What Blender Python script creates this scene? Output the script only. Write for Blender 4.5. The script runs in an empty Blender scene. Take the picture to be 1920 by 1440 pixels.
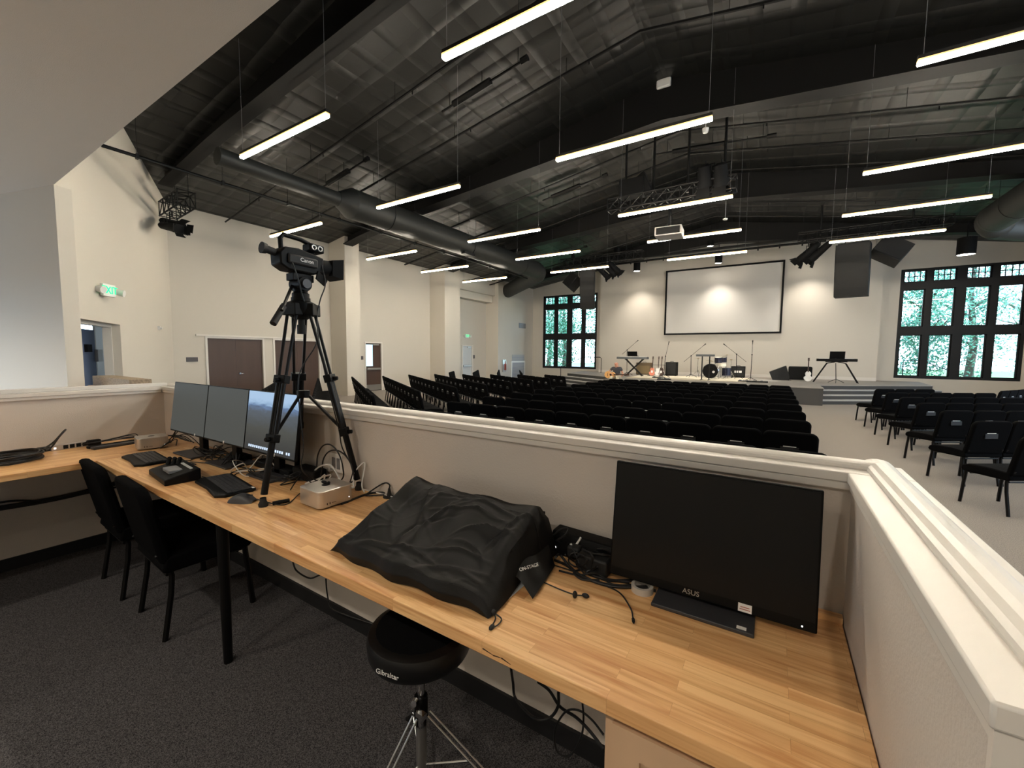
import bpy, bmesh, math, random
import numpy as np
from mathutils import Vector, Matrix, Euler
random.seed(7)
S = bpy.context.scene
COL = S.collection
R_ = math.radians
sin, cos, pi = math.sin, math.cos, math.pi

# ------------------------------------------------------------------ camera
FPX = 775.87
EYE = 1.71                                   # camera height above the floor
def _rot(y, p, r):
    cy, sy, cp, sp, cr, sr = cos(y), sin(y), cos(p), sin(p), cos(r), sin(r)
    f = np.array([sy*cp, cy*cp, -sp]); rt = np.array([cy, -sy, 0.]); up = np.cross(rt, f)
    return np.array([cr*rt+sr*up, -(-sr*rt+cr*up), f])
CM = _rot(R_(-32.2144), R_(4.2166), R_(0.4802))
cam_d = bpy.data.cameras.new('camera'); cam = bpy.data.objects.new('camera', cam_d); COL.objects.link(cam)
cam_d.sensor_width = 36; cam_d.lens = FPX/1920*36; cam_d.clip_start = .02; cam_d.clip_end = 300
cam.matrix_world = Matrix(((CM[0][0], -CM[1][0], -CM[2][0], 0), (CM[0][1], -CM[1][1], -CM[2][1], 0),
                           (CM[0][2], -CM[1][2], -CM[2][2], EYE), (0, 0, 0, 1)))
S.camera = cam
def _ray(x, y): return CM.T @ np.array([(x-960)/FPX, (y-720)/FPX, 1.])
def pz(x, y, z): d = _ray(x, y); d = d*(z-EYE)/d[2]; return Vector((d[0], d[1], z))
def pY(x, y, Y): d = _ray(x, y); d = d*Y/d[1]; return Vector((d[0], Y, d[2]+EYE))
def pX(x, y, X): d = _ray(x, y); d = d*X/d[0]; return Vector((X, d[1], d[2]+EYE))
def proj(p):
    c = CM @ np.array([p[0], p[1], p[2]-EYE]); 
    return (960+FPX*c[0]/c[2], 720+FPX*c[1]/c[2]) if c[2] > .01 else (-9999, -9999)

# ------------------------------------------------------------------ world, exposure
W = bpy.data.worlds.new('sky'); S.world = W; W.use_nodes = True
nt = W.node_tree; nt.nodes.clear()
wo = nt.nodes.new('ShaderNodeOutputWorld'); bg = nt.nodes.new('ShaderNodeBackground')
tco = nt.nodes.new('ShaderNodeTexCoord'); sxyz = nt.nodes.new('ShaderNodeSeparateXYZ'); ramp = nt.nodes.new('ShaderNodeValToRGB')
nt.links.new(tco.outputs['Generated'], sxyz.inputs[0]); nt.links.new(sxyz.outputs[2], ramp.inputs[0]); nt.links.new(ramp.outputs[0], bg.inputs[0])
ramp.color_ramp.elements[0].position = 0.; ramp.color_ramp.elements[0].color = (.66, .84, 1., 1)       # hazy horizon
ramp.color_ramp.elements[1].position = .8; ramp.color_ramp.elements[1].color = (.36, .60, 1., 1)       # blue overhead
bg.inputs[1].default_value = 6.4
nt.links.new(bg.outputs[0], wo.inputs[0])
sun_d = bpy.data.lights.new('sun', 'SUN'); sun = bpy.data.objects.new('sun', sun_d); COL.objects.link(sun)
sun_d.energy = 7; sun_d.angle = R_(1.5); sun_d.color = (.74, .88, 1)
sun.rotation_euler = (R_(40), 0, R_(-18)) # high from behind the booth side: falls on the trees, not into the hall
S.view_settings.view_transform = 'Standard'; S.view_settings.look = 'None'
S.view_settings.exposure = 0.42; S.view_settings.gamma = 1.0; S.view_settings.use_curve_mapping = False
S.cycles.use_denoising = True
S.cycles.max_bounces = 8; S.cycles.diffuse_bounces = 4; S.cycles.glossy_bounces = 4; S.cycles.transparent_max_bounces = 12
S.cycles.caustics_reflective = False; S.cycles.caustics_refractive = False
S.cycles.sample_clamp_indirect = 6
TUBE_E, CAN_W, SPOT_W, PORTAL = 86.0, 100.0, 330.0, True

# ------------------------------------------------------------------ materials
def srgb(r, g, b):
    f = lambda c: (c/255/12.92 if c/255 <= .04045 else ((c/255+.055)/1.055)**2.4)
    return (f(r), f(g), f(b), 1)
def mat(name, col, rough=.5, metal=0., var=0., vscale=30., bump=0., bscale=200., emit=None, estr=0., coat=0., spec=.5, stretch=None, detail=3):
    m = bpy.data.materials.new(name); m.use_nodes = True
    n = m.node_tree; b = n.nodes['Principled BSDF']
    col = col if len(col) == 4 else srgb(*col)
    b.inputs['Base Color'].default_value = col
    b.inputs['Roughness'].default_value = rough; b.inputs['Metallic'].default_value = metal
    b.inputs['Specular IOR Level'].default_value = spec
    b.inputs['Coat Weight'].default_value = coat
    tc = None
    def coords():
        nonlocal tc
        if tc is None:
            t = n.nodes.new('ShaderNodeTexCoord'); mp = n.nodes.new('ShaderNodeMapping')
            n.links.new(t.outputs['Object'], mp.inputs[0])
            if stretch: mp.inputs['Scale'].default_value = stretch
            tc = mp
        return tc.outputs[0]
    if var:
        no = n.nodes.new('ShaderNodeTexNoise'); no.inputs['Scale'].default_value = vscale; no.inputs['Detail'].default_value = detail
        n.links.new(coords(), no.inputs['Vector'])
        mx = n.nodes.new('ShaderNodeMix'); mx.data_type = 'RGBA'
        mx.inputs['A'].default_value = tuple(c*(1-var) for c in col[:3])+(1,)
        mx.inputs['B'].default_value = tuple(min(1, c*(1+var)) for c in col[:3])+(1,)
        n.links.new(no.outputs[0], mx.inputs['Factor']); n.links.new(mx.outputs['Result'], b.inputs['Base Color'])
    if bump:
        no = n.nodes.new('ShaderNodeTexNoise'); no.inputs['Scale'].default_value = bscale; no.inputs['Detail'].default_value = 4
        n.links.new(coords(), no.inputs['Vector'])
        bp = n.nodes.new('ShaderNodeBump'); bp.inputs['Strength'].default_value = bump; bp.inputs['Distance'].default_value = .01
        n.links.new(no.outputs[0], bp.inputs['Height']); n.links.new(bp.outputs[0], b.inputs['Normal'])
    if emit:
        b.inputs['Emission Color'].default_value = emit if len(emit) == 4 else srgb(*emit)
        b.inputs['Emission Strength'].default_value = estr
    return m
M = {}
M['wall'] = mat('cream_wall_paint', (207, 200, 188), .75, bump=.06, bscale=90)
M['boothwall'] = mat('booth_wall_paint', (206, 197, 187), .6, bump=.15, bscale=140)
M['soffit'] = mat('soffit_paint', (226, 222, 216), .9, bump=.3, bscale=160)
M['trim'] = mat('white_trim_gloss', (222, 216, 207), .34, spec=.5)
M['black'] = mat('black_ceiling_paint', (16, 15, 15), .7, var=.15, vscale=3)
M['beam'] = mat('black_steel_paint', (11, 10, 10), .6, spec=.3)
M['duct'] = mat('grey_spiral_duct', (44, 45, 43), .55, metal=.1)
M['pipe'] = mat('black_pipe', (9, 9, 9), .5, spec=.3)
M['cove'] = mat('black_rubber_base', (18, 18, 20), .6)
M['bronze'] = mat('dark_bronze_frame', (13, 13, 15), .5, spec=.3)
M['brown'] = mat('dark_brown_wood_door', (74, 54, 44), .45, var=.18, vscale=6, stretch=(1, 1, .12))
M['steel'] = mat('brushed_steel', (190, 188, 184), .3, metal=.9)
M['chrome'] = mat('chrome', (225, 225, 225), .12, metal=1.)
M['white'] = mat('white_plastic', (232, 230, 226), .4)
M['grey'] = mat('grey_plastic', (120, 120, 122), .5)
M['bluedoor'] = mat('slate_blue_door', (92, 106, 136), .5)
M['black_pl'] = mat('black_plastic', (9, 9, 9), .5, spec=.15)
M['matte'] = mat('black_matte', (9, 9, 10), .75, spec=.25)
M['rubber'] = mat('black_rubber', (16, 16, 17), .65)
M['fabric'] = mat('black_chair_fabric', (13, 13, 14), .95, var=.35, vscale=220, bump=.3, bscale=400, spec=.04)
M['legs'] = mat('black_powder_coat', (9, 8, 8), .42, spec=.22)
M['card'] = mat('white_card', (236, 232, 226), .7)
M['stagefloor'] = mat('grey_stage_carpet', (150, 145, 138), .95, var=.12, vscale=60)
M['riser'] = mat('stage_riser_grey', (62, 61, 60), .8)
M['nosing'] = mat('stair_tread_carpet', (168, 166, 162), .8)
M['scr'] = mat('projection_screen', (216, 212, 206), .85)
M['grille'] = mat('speaker_grille', (16, 16, 17), .7, bump=.5, bscale=500)
M['overlay'] = mat('beige_overlay', (214, 204, 182), .95, var=.08, vscale=40)

def carpet(name, dark, light, scale):
    m = mat(name, dark, .97, spec=.1); n = m.node_tree; b = n.nodes['Principled BSDF']
    t = n.nodes.new('ShaderNodeTexCoord'); no = n.nodes.new('ShaderNodeTexNoise'); no.inputs['Scale'].default_value = scale
    no.inputs['Detail'].default_value = 2; n.links.new(t.outputs['Object'], no.inputs['Vector'])
    no2 = n.nodes.new('ShaderNodeTexNoise'); no2.inputs['Scale'].default_value = 1.3; n.links.new(t.outputs['Object'], no2.inputs['Vector'])
    r = n.nodes.new('ShaderNodeValToRGB'); r.color_ramp.elements[0].position = .35; r.color_ramp.elements[1].position = .68
    r.color_ramp.elements[0].color = srgb(*dark); r.color_ramp.elements[1].color = srgb(*light)
    n.links.new(no.outputs[0], r.inputs[0])
    mx = n.nodes.new('ShaderNodeMix'); mx.data_type = 'RGBA'; mx.blend_type = 'MULTIPLY'; mx.inputs['Factor'].default_value = .25
    n.links.new(r.outputs[0], mx.inputs['A']); n.links.new(no2.outputs[1], mx.inputs['B'])
    n.links.new(r.outputs[0], b.inputs['Base Color'])
    bp = n.nodes.new('ShaderNodeBump'); bp.inputs['Strength'].default_value = .5; bp.inputs['Distance'].default_value = .004
    n.links.new(no.outputs[0], bp.inputs['Height']); n.links.new(bp.outputs[0], b.inputs['Normal'])
    return m
M['carpet_b'] = carpet('charcoal_booth_carpet', (38, 37, 39), (100, 98, 99), 260)
M['carpet_h'] = carpet('taupe_hall_carpet', (122, 115, 108), (152, 144, 136), 120)

def wood(name, along='X', face='top'):
    m = bpy.data.materials.new(name); m.use_nodes = True; n = m.node_tree; b = n.nodes['Principled BSDF']
    t = n.nodes.new('ShaderNodeTexCoord')
    mp = n.nodes.new('ShaderNodeMapping')
    if along == 'Y': mp.inputs['Rotation'].default_value = (0, 0, pi/2)
    n.links.new(t.outputs['Object'], mp.inputs[0])
    br = n.nodes.new('ShaderNodeTexBrick'); br.inputs['Scale'].default_value = 1.; br.offset = .37; br.squash = 1
    br.inputs['Brick Width'].default_value = .36; br.inputs['Row Height'].default_value = .04
    br.inputs['Mortar Size'].default_value = .0004; br.inputs['Mortar'].default_value = srgb(206, 156, 104)
    br.inputs['Color1'].default_value = srgb(242, 198, 140); br.inputs['Color2'].default_value = srgb(226, 174, 116)
    br.inputs['Bias'].default_value = -.15
    n.links.new(mp.outputs[0], br.inputs['Vector'])
    mg = n.nodes.new('ShaderNodeMapping'); mg.inputs['Scale'].default_value = (1.6, 26, 26)
    n.links.new(mp.outputs[0], mg.inputs[0])
    dist = n.nodes.new('ShaderNodeVectorMath'); dist.operation = 'ADD'
    sc = n.nodes.new('ShaderNodeVectorMath'); sc.operation = 'SCALE'; sc.inputs['Scale'].default_value = 9.
    n.links.new(br.outputs['Color'], sc.inputs[0]); n.links.new(mg.outputs[0], dist.inputs[0]); n.links.new(sc.outputs[0], dist.inputs[1])
    no = n.nodes.new('ShaderNodeTexNoise'); no.inputs['Scale'].default_value = 1.4; no.inputs['Detail'].default_value = 6; no.inputs['Distortion'].default_value = 1.1
    n.links.new(dist.outputs[0], no.inputs['Vector'])
    rp = n.nodes.new('ShaderNodeValToRGB'); e = rp.color_ramp.elements
    e[0].position = .3; e[0].color = srgb(204, 154, 108); e[1].position = .58; e[1].color = (1, 1, 1, 1)
    n.links.new(no.outputs[0], rp.inputs[0])
    mx = n.nodes.new('ShaderNodeMix'); mx.data_type = 'RGBA'; mx.blend_type = 'MULTIPLY'; mx.inputs['Factor'].default_value = .7
    n.links.new(br.outputs['Color'], mx.inputs['A']); n.links.new(rp.outputs[0], mx.inputs['B'])
    n.links.new(mx.outputs['Result'], b.inputs['Base Color'])
    b.inputs['Roughness'].default_value = .33
    return m
M['wood'] = wood('butcher_block'); M['woodY'] = wood('butcher_block_return', 'Y')
M['cab'] = mat('light_maple', (206, 172, 138), .5, var=.12, vscale=7, stretch=(1, 1, .12))

# insulated roof: black facing with quilted seams
def roofmat():
    m = mat('black_roof_insulation', (27, 27, 25), .42, spec=.5); n = m.node_tree; b = n.nodes['Principled BSDF']
    t = n.nodes.new('ShaderNodeTexCoord')
    no = n.nodes.new('ShaderNodeTexNoise'); no.inputs['Scale'].default_value = 1.3; no.inputs['Detail'].default_value = 3; no.inputs['Distortion'].default_value = .3
    n.links.new(t.outputs['Object'], no.inputs['Vector'])
    wv = n.nodes.new('ShaderNodeTexWave'); wv.bands_direction = 'X'; wv.inputs['Scale'].default_value = .5; wv.inputs['Distortion'].default_value = .8
    n.links.new(t.outputs['Object'], wv.inputs['Vector'])
    wy = n.nodes.new('ShaderNodeTexWave'); wy.bands_direction = 'Y'; wy.inputs['Scale'].default_value = .4; wy.inputs['Distortion'].default_value = 1.2
    n.links.new(t.outputs['Object'], wy.inputs['Vector'])
    def line(w):
        r = n.nodes.new('ShaderNodeValToRGB'); r.color_ramp.elements[0].position = .72; r.color_ramp.elements[1].position = 1.; n.links.new(w.outputs[1], r.inputs[0]); return r
    lx, ly = line(wv), line(wy)
    ad = n.nodes.new('ShaderNodeMath'); ad.operation = 'ADD'; n.links.new(lx.outputs[0], ad.inputs[0]); n.links.new(ly.outputs[0], ad.inputs[1])
    a2 = n.nodes.new('ShaderNodeMath'); a2.operation = 'MULTIPLY_ADD'; a2.inputs[1].default_value = .45; n.links.new(no.outputs[0], a2.inputs[0]); n.links.new(ad.outputs[0], a2.inputs[2])
    bp = n.nodes.new('ShaderNodeBump'); bp.inputs['Strength'].default_value = 1.; bp.inputs['Distance'].default_value = .018
    n.links.new(a2.outputs[0], bp.inputs['Height']); n.links.new(bp.outputs[0], b.inputs['Normal'])
    return m
M['roof'] = roofmat()
M['tube'] = mat('led_tube', (255, 240, 215), .5, emit=(1, .91, .75, 1), estr=TUBE_E)
M['amber'] = mat('amber_fringe_glow', (255, 200, 120), .5, emit=(1, .6, .2, 1), estr=1.4)  # warm colour fringe of the tube's glare, set as a weak glow
M['lamp'] = mat('lamp_disc', (255, 240, 215), .5, emit=(1, .9, .76, 1), estr=30)
M['glass'] = mat('window_glass', (235, 245, 245), .02); _g = M['glass'].node_tree.nodes['Principled BSDF']
_n = M['glass'].node_tree; _tr = _n.nodes.new('ShaderNodeBsdfTransparent'); _gl = _n.nodes.new('ShaderNodeBsdfGlossy'); _gl.inputs[1].default_value = .02
_fr = _n.nodes.new('ShaderNodeFresnel'); _fr.inputs[0].default_value = 1.45; _mx = _n.nodes.new('ShaderNodeMixShader')
_tr.inputs[0].default_value = (.93, .97, .96, 1)
_n.links.new(_fr.outputs[0], _mx.inputs[0]); _n.links.new(_tr.outputs[0], _mx.inputs[1]); _n.links.new(_gl.outputs[0], _mx.inputs[2])
_n.links.new(_mx.outputs[0], _n.nodes['Material Output'].inputs[0])

# ------------------------------------------------------------------ mesh builder
class MB:
    def __init__(s): s.v = []; s.f = []; s.m = []; s.ms = []; s.mi = 0; s.sm = []
    def use(s, m):
        if m not in s.ms: s.ms.append(m)
        s.mi = s.ms.index(m); return s
    def add(s, vs, fs, smooth=False):
        o = len(s.v); s.v += [Vector(v) for v in vs]
        for f in fs: s.f.append([i+o for i in f]); s.m.append(s.mi); s.sm.append(smooth)
        return s
    def box(s, a, b, T=None):
        x0, y0, z0 = a; x1, y1, z1 = b
        vs = [Vector(p) for p in ((x0, y0, z0), (x1, y0, z0), (x1, y1, z0), (x0, y1, z0), (x0, y0, z1), (x1, y0, z1), (x1, y1, z1), (x0, y1, z1))]
        if T is not None: vs = [T @ v for v in vs]
        return s.add(vs, [(0, 3, 2, 1), (4, 5, 6, 7), (0, 1, 5, 4), (1, 2, 6, 5), (2, 3, 7, 6), (3, 0, 4, 7)])
    def prism(s, poly, a, b, axis='Z', T=None):
        def P(u, v, w): return {'Z': (u, v, w), 'Y': (u, w, v), 'X': (w, u, v)}[axis]
        n = len(poly); vs = [Vector(P(u, v, a)) for u, v in poly]+[Vector(P(u, v, b)) for u, v in poly]
        if T is not None: vs = [T @ v for v in vs]
        return s.add(vs, [tuple(range(n))[::-1], tuple(range(n, 2*n))]+[(i, (i+1) % n, n+(i+1) % n, n+i) for i in range(n)])
    def cyl(s, a, b, r, r2=None, n=12, caps=True):
        a, b = Vector(a), Vector(b); r2 = r if r2 is None else r2
        d = (b-a).normalized(); u = d.orthogonal().normalized(); w = d.cross(u)
        vs = [a+(u*cos(2*pi*i/n)+w*sin(2*pi*i/n))*r for i in range(n)]+[b+(u*cos(2*pi*i/n)+w*sin(2*pi*i/n))*r2 for i in range(n)]
        fs = [(i, (i+1) % n, n+(i+1) % n, n+i) for i in range(n)]
        return s.add(vs, fs+([tuple(range(n))[::-1], tuple(range(n, 2*n))] if caps else []), True)
    def tube(s, pts, r, n=8, closed=False):
        pts = [Vector(p) for p in pts]; k = len(pts); rs = r if isinstance(r, (list, tuple)) else [r]*k
        vs = []; u = None
        for i, p in enumerate(pts):
            d = (pts[(i+1) % k if closed else min(i+1, k-1)]-pts[(i-1) % k if closed else max(i-1, 0)])
            d = d.normalized() if d.length > 1e-9 else Vector((0, 0, 1))
            u = d.orthogonal().normalized() if u is None else (u-d*u.dot(d)).normalized()
            w = d.cross(u)
            vs += [p+(u*cos(2*pi*j/n)+w*sin(2*pi*j/n))*rs[i] for j in range(n)]
        fs = []
        for i in range(k if closed else k-1):
            a, b = i*n, ((i+1) % k)*n
            fs += [(a+j, a+(j+1) % n, b+(j+1) % n, b+j) for j in range(n)]
        if not closed: fs += [tuple(range(n))[::-1], tuple(range((k-1)*n, k*n))]
        return s.add(vs, fs, True)
    def lathe(s, prof, c=(0, 0, 0), n=24, T=None):
        c = Vector(c); vs = []
        for r, z in prof:
            for j in range(n): vs.append(Vector((r*cos(2*pi*j/n), r*sin(2*pi*j/n), z)))
        vs = [(T @ v if T is not None else v)+c for v in vs]
        return s.add(vs, [(i*n+j, i*n+(j+1) % n, (i+1)*n+(j+1) % n, (i+1)*n+j) for i in range(len(prof)-1) for j in range(n)], True)
    def ball(s, c, r, n=12, sc=(1, 1, 1)):
        m = max(4, n//2)
        return s.lathe([(max(1e-4, r*sin(pi*i/m)), -r*cos(pi*i/m)) for i in range(m+1)], c, n, Matrix.Diagonal(sc))
    def grid(s, P, nu, nv, smooth=True):
        vs = [P(i/(nu-1), j/(nv-1)) for j in range(nv) for i in range(nu)]
        return s.add(vs, [(j*nu+i, j*nu+i+1, (j+1)*nu+i+1, (j+1)*nu+i) for j in range(nv-1) for i in range(nu-1)], smooth)
    def xf(s, T, start=0):
        for i in range(start, len(s.v)): s.v[i] = T @ s.v[i]
        return s
    def build(s, name, m=None, parent=None, bevel=0, seg=2, origin=None, sub=0, sharp=40):
        if parent is not None: off = ROOTLOC.get(parent.name, Vector((0, 0, 0)))
        elif origin is not None: off = Vector(origin)
        else:
            xs = [v.x for v in s.v]; ys = [v.y for v in s.v]; zs = [v.z for v in s.v]
            off = Vector(((min(xs)+max(xs))/2, (min(ys)+max(ys))/2, min(zs)))
        me = bpy.data.meshes.new(name); me.from_pydata([v-off for v in s.v], [], s.f); 
        for mm in (s.ms or [m]): me.materials.append(M[mm] if isinstance(mm, str) else mm)
        if s.ms: me.polygons.foreach_set('material_index', s.m)
        me.polygons.foreach_set('use_smooth', s.sm)
        me.update(); me.validate()
        bm = bmesh.new(); bm.from_mesh(me)
        bmesh.ops.recalc_face_normals(bm, faces=bm.faces); bm.to_mesh(me); bm.free()
        if any(s.sm): me.set_sharp_from_angle(angle=R_(sharp))
        o = bpy.data.objects.new(name, me); COL.objects.link(o)
        if parent is not None:
            o.parent = parent; ROOTLOC[o.name] = ROOTLOC.get(parent.name, Vector((0, 0, 0)))
        else: o.location = off; ROOTLOC[o.name] = off
        if bevel:
            b = o.modifiers.new('bevel', 'BEVEL'); b.width = bevel; b.segments = seg; b.limit_method = 'ANGLE'; b.angle_limit = R_(35); b.harden_normals = False
            me.shade_smooth(); me.set_sharp_from_angle(angle=R_(55))
        if sub:
            b = o.modifiers.new('sub', 'SUBSURF'); b.levels = b.render_levels = sub
        return o
ROOTLOC = {}
def tag(o, label, cat, group=None, kind=None):
    o['label'] = label; o['category'] = cat
    if group: o['group'] = group
    if kind: o['kind'] = kind
    return o
def thing(name, loc, label, cat, group=None, rz=0.):
    o = bpy.data.objects.new(name, None); o.empty_display_size = .1; COL.objects.link(o)
    o.location = loc; o.rotation_euler = (0, 0, rz); ROOTLOC[o.name] = Vector(loc) if rz == 0 else Vector((0, 0, 0))
    return tag(o, label, cat, group)
def local_thing(name, loc, label, cat, group=None, rz=0.):     # parts given in the thing's own coordinates
    o = thing(name, loc, label, cat, group, rz); ROOTLOC[o.name] = Vector((0, 0, 0)); return o
def struct(name, mb, m, bevel=0, label=None, cat=None):
    o = mb.build(name, m, bevel=bevel); o['kind'] = 'structure'
    o['label'] = label or name.replace('_', ' '); o['category'] = cat or name.split('_')[0]
    return o
def dup(o, parent=None):
    c = o.copy(); COL.objects.link(c)
    if parent is not None: c.parent = parent
    for ch in o.children: dup(ch, c)
    return c
def spline(pts, n=8):
    pts = [Vector(p) for p in pts]; P = [pts[0]*2-pts[1]]+pts+[pts[-1]*2-pts[-2]]; out = []
    for i in range(1, len(P)-2):
        a, b, c, d = P[i-1:i+3]
        for k in range(n):
            t = k/n; out.append(.5*((2*b)+(c-a)*t+(2*a-5*b+4*c-d)*t*t+(3*b-a-3*c+d)*t**3))
    return out+[pts[-1]]
def text_part(name, body, size, T, m, parent, extrude=.0005):
    cu = bpy.data.curves.new(name, 'FONT'); cu.body = body; cu.size = size; cu.extrude = extrude; cu.align_x = 'CENTER'; cu.align_y = 'CENTER'
    tmp = bpy.data.objects.new('tmp_text', cu); COL.objects.link(tmp)
    me = bpy.data.meshes.new_from_object(tmp.evaluated_get(bpy.context.evaluated_depsgraph_get()))
    bpy.data.objects.remove(tmp); bpy.data.curves.remove(cu)
    off = ROOTLOC.get(parent.name, Vector((0, 0, 0)))
    me.transform(Matrix.Translation(-off) @ T); me.materials.clear(); me.materials.append(M[m]); me.name = name
    o = bpy.data.objects.new(name, me); COL.objects.link(o); o.parent = parent; ROOTLOC[o.name] = off
    return o
ORD = ['zeroth', 'first', 'second', 'third', 'fourth', 'fifth', 'sixth', 'seventh', 'eighth', 'ninth', 'tenth', 'eleventh', 'twelfth', 'thirteenth', 'fourteenth']

# ------------------------------------------------------------------ setting: floor and walls
XL, XR, YB, YS, YW = -15., 10.15, -5.5, 24.4, 25.0
EAVE, RIDGE, XC = 5.96, 8.05, -2.43
def roof_z(x): return RIDGE-(RIDGE-EAVE)*abs(x-XC)/(12.57)
def beam_z(x):
    d = abs(x-XC); return 7.06-.088*d-max(0, d-8)*.055-max(0, d-10.8)*.06
struct('floor', MB().box((-22, YB, -.3), (XR, YW+.3, 0)), 'carpet_h', label='taupe carpet floor of the hall', cat='floor')
struct('floor_2', MB().box((-4.95, YB, 0), (.35, 1.56, .006)), 'carpet_b', label='charcoal speckled carpet inside the booth', cat='floor')
# stage wall and window walls
struct('wall_stage', MB().box((-9.07, YS, 0), (3.93, YW+.3, 8.2)), 'wall', label='cream wall behind the stage', cat='wall')
def holed(x0, x1, hx0, hx1, hz0, hz1, y0, y1, top=8.2):
    return MB().box((x0, y0, 0), (hx0, y1, top)).box((hx1, y0, 0), (x1, y1, top)).box((hx0, y0, 0), (hx1, y1, hz0)).box((hx0, y0, hz1), (hx1, y1, top))
WZ0, WZ1 = EYE-.955, EYE+3.85
struct('wall_window_left', holed(XL, -9.07, -13.3, -9.48, WZ0, WZ1, YW, YW+.3), 'wall', label='wall around the tall window left of the stage', cat='wall')
struct('wall_window_right', holed(3.93, XR, 4.62, 8.45, WZ0, WZ1, YW, YW+.3), 'wall', label='wall around the tall window right of the stage', cat='wall')
# left wall with pilasters and door openings
ZD = 2.17
doors = [(5.85, 7.62), (7.92, 9.72), (11.8, 12.76), (18.45, 19.45)]
mb = MB(); y = 5.03
for a, b in doors:
    mb.box((XL-.3, y, 0), (XL, a, 6.6)); mb.box((XL-.3, a, ZD), (XL, b, 6.6)); y = b
mb.box((XL-.3, y, 0), (XL, YW+.3, 6.6))
mb.box((XL, 10.2, 0), (-14.02, 10.85, 6.3)); mb.box((XL, 15.86, 0), (-14.0, 17.06, 6.3)); mb.box((XL, 20.76, 0), (-14.1, YW+.3, 6.4))
mb.box((XL, 17.06, 4.75), (-14.55, 20.76, 6.3)); mb.box((XL, 17.06, 5.15), (-14.35, 20.76, 6.3))
struct('wall_left', mb, 'wall', label='long cream left wall with three pilasters', cat='wall')
# angled wall at the back left
CA, CB = Vector((-9.03, 1.7, 0)), Vector((XL, 5.03, 0)); AD = (CB-CA).normalized(); AN = Vector((AD.y, -AD.x, 0))   # AN faces the hall
if AN.y < 0: AN = -AN
AL = (CB-CA).length
def apt(s, d, z): return CA+AD*s+AN*d+Vector((0, 0, z))
def a_at(x, y):                                              # pixel -> point on the angled wall
    d = _ray(x, y); o = Vector((0, 0, EYE)); r = Vector(d); n = AN; t = (CA-o).dot(n)/r.dot(n); p = o+r*t
    return (p-CA).dot(AD), p.z
TA = Matrix.Translation(CA) @ Matrix((( AD.x, AN.x, 0, 0), (AD.y, AN.y, 0, 0), (0, 0, 1, 0), (0, 0, 0, 1)))  # s, d, z -> world
s0, z0 = a_at(151, 597); s1, z1 = a_at(225, 609); zh = (z0+z1)/2
mb = MB().prism([(0, 0), (.165, -.16), (s0, -.16), (s0, 0)], 0, 7.2, T=TA).box((s1, -.16, 0), (AL+.2, 0, 7.2), TA).box((s0, -.16, zh), (s1, 0, 7.2), TA)
struct('wall_angled', mb, 'wall', label='angled cream wall at the back left of the hall', cat='wall')
e = Vector((-.966, -.26, 0))
q = [CA, CA+e*12]; nrm = Vector((e.y, -e.x, 0))*.2
mb = MB(); mb.add([q[0], q[1], q[1]+nrm, q[0]+nrm]+[v+Vector((0, 0, 4.12)) for v in (q[0], q[1], q[1]+nrm, q[0]+nrm)],
                  [(0, 1, 5, 4), (1, 2, 6, 5), (2, 3, 7, 6), (3, 0, 4, 7), (0, 3, 2, 1), (4, 5, 6, 7)])
struct('wall_lobby', mb, 'wall', label='wall beside the lobby, left of the booth', cat='wall')
# closing walls behind and right
mb = MB().box((-22, YB-.2, 0), (-20, YB, 4.12)).box((-9.5, YB-.2, 0), (XR, YB, 4.12)).box((-20, YB-.2, 2.5), (-9.5, YB, 4.12))
struct('wall_back', mb, 'wall', label='back wall behind the booth', cat='wall')
wr = [(3.0, 6.8), (9.2, 13.0), (15.4, 19.2)]
mb = MB(); y = YB
for a, b in wr: mb.box((XR, y, 0), (XR+.3, a, 6.4)).box((XR, a, 0), (XR+.3, b, WZ0)).box((XR, a, WZ1), (XR+.3, b, 6.4)); y = b
mb.box((XR, y, 0), (XR+.3, YW+.3, 6.4))
struct('wall_right', mb, 'wall', label='right side wall with tall windows', cat='wall')
# lobby space behind the doorway of the angled wall (daylit) and lobby glazing at far left
mb = MB().box((-22.2, YB, 0), (-22, -3.6, 4.12)).box((-22.2, 1.2, 0), (-22, 2.6, 4.12)).box((-22.2, 8.6, 0), (-22, 12, 4.12)).box((-22.2, 2.6, 2.8), (-22, 8.6, 4.12)).box((-22.2, -3.6, 3.2), (-22, 1.2, 4.12)).box((-22, 11.8, 0), (XL-.3, 12, 4.12))
struct('wall_lobby_outer', mb, 'wall', label='outer lobby wall', cat='wall')
struct('ceiling_lobby', MB().box((-22.2, 1.7, 3.4), (XL-.3, 12, 3.6)).prism([(CA.x-1, CA.y), (CB.x-.3, CB.y), (-22, CB.y), (-22, CA.y)], 3.4, 3.6), 'soffit', label='lobby ceiling', cat='ceiling')
# soffit over the booth and its upper front
struct('ceiling', MB().box((-22.2, YB, 4.12), (XR, 1.7, 4.4)), 'soffit', label='low white ceiling over the booth', cat='ceiling')
mb = MB(); xs = [-22.2, XC, XR+.3]
for a, b in ((-22.2, XC), (XC, XR+.3)):
    za, zb = roof_z(a), roof_z(b)
    mb.add([(a, 1.4, za), (b, 1.4, zb), (b, YW+.3, zb), (a, YW+.3, za), (a, 1.4, za+.2), (b, 1.4, zb+.2), (b, YW+.3, zb+.2), (a, YW+.3, za+.2)],
           [(0, 1, 2, 3), (4, 7, 6, 5), (0, 4, 5, 1), (1, 5, 6, 2), (2, 6, 7, 3), (3, 7, 4, 0)])
struct('ceiling_roof', mb, 'roof', label='black insulated pitched roof of the hall', cat='ceiling')
struct('wall_balcony', MB().box((-22.2, 1.5, 4.4), (XR, 1.7, 8.2)), 'black', label='dark wall above the booth ceiling edge', cat='wall')
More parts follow.
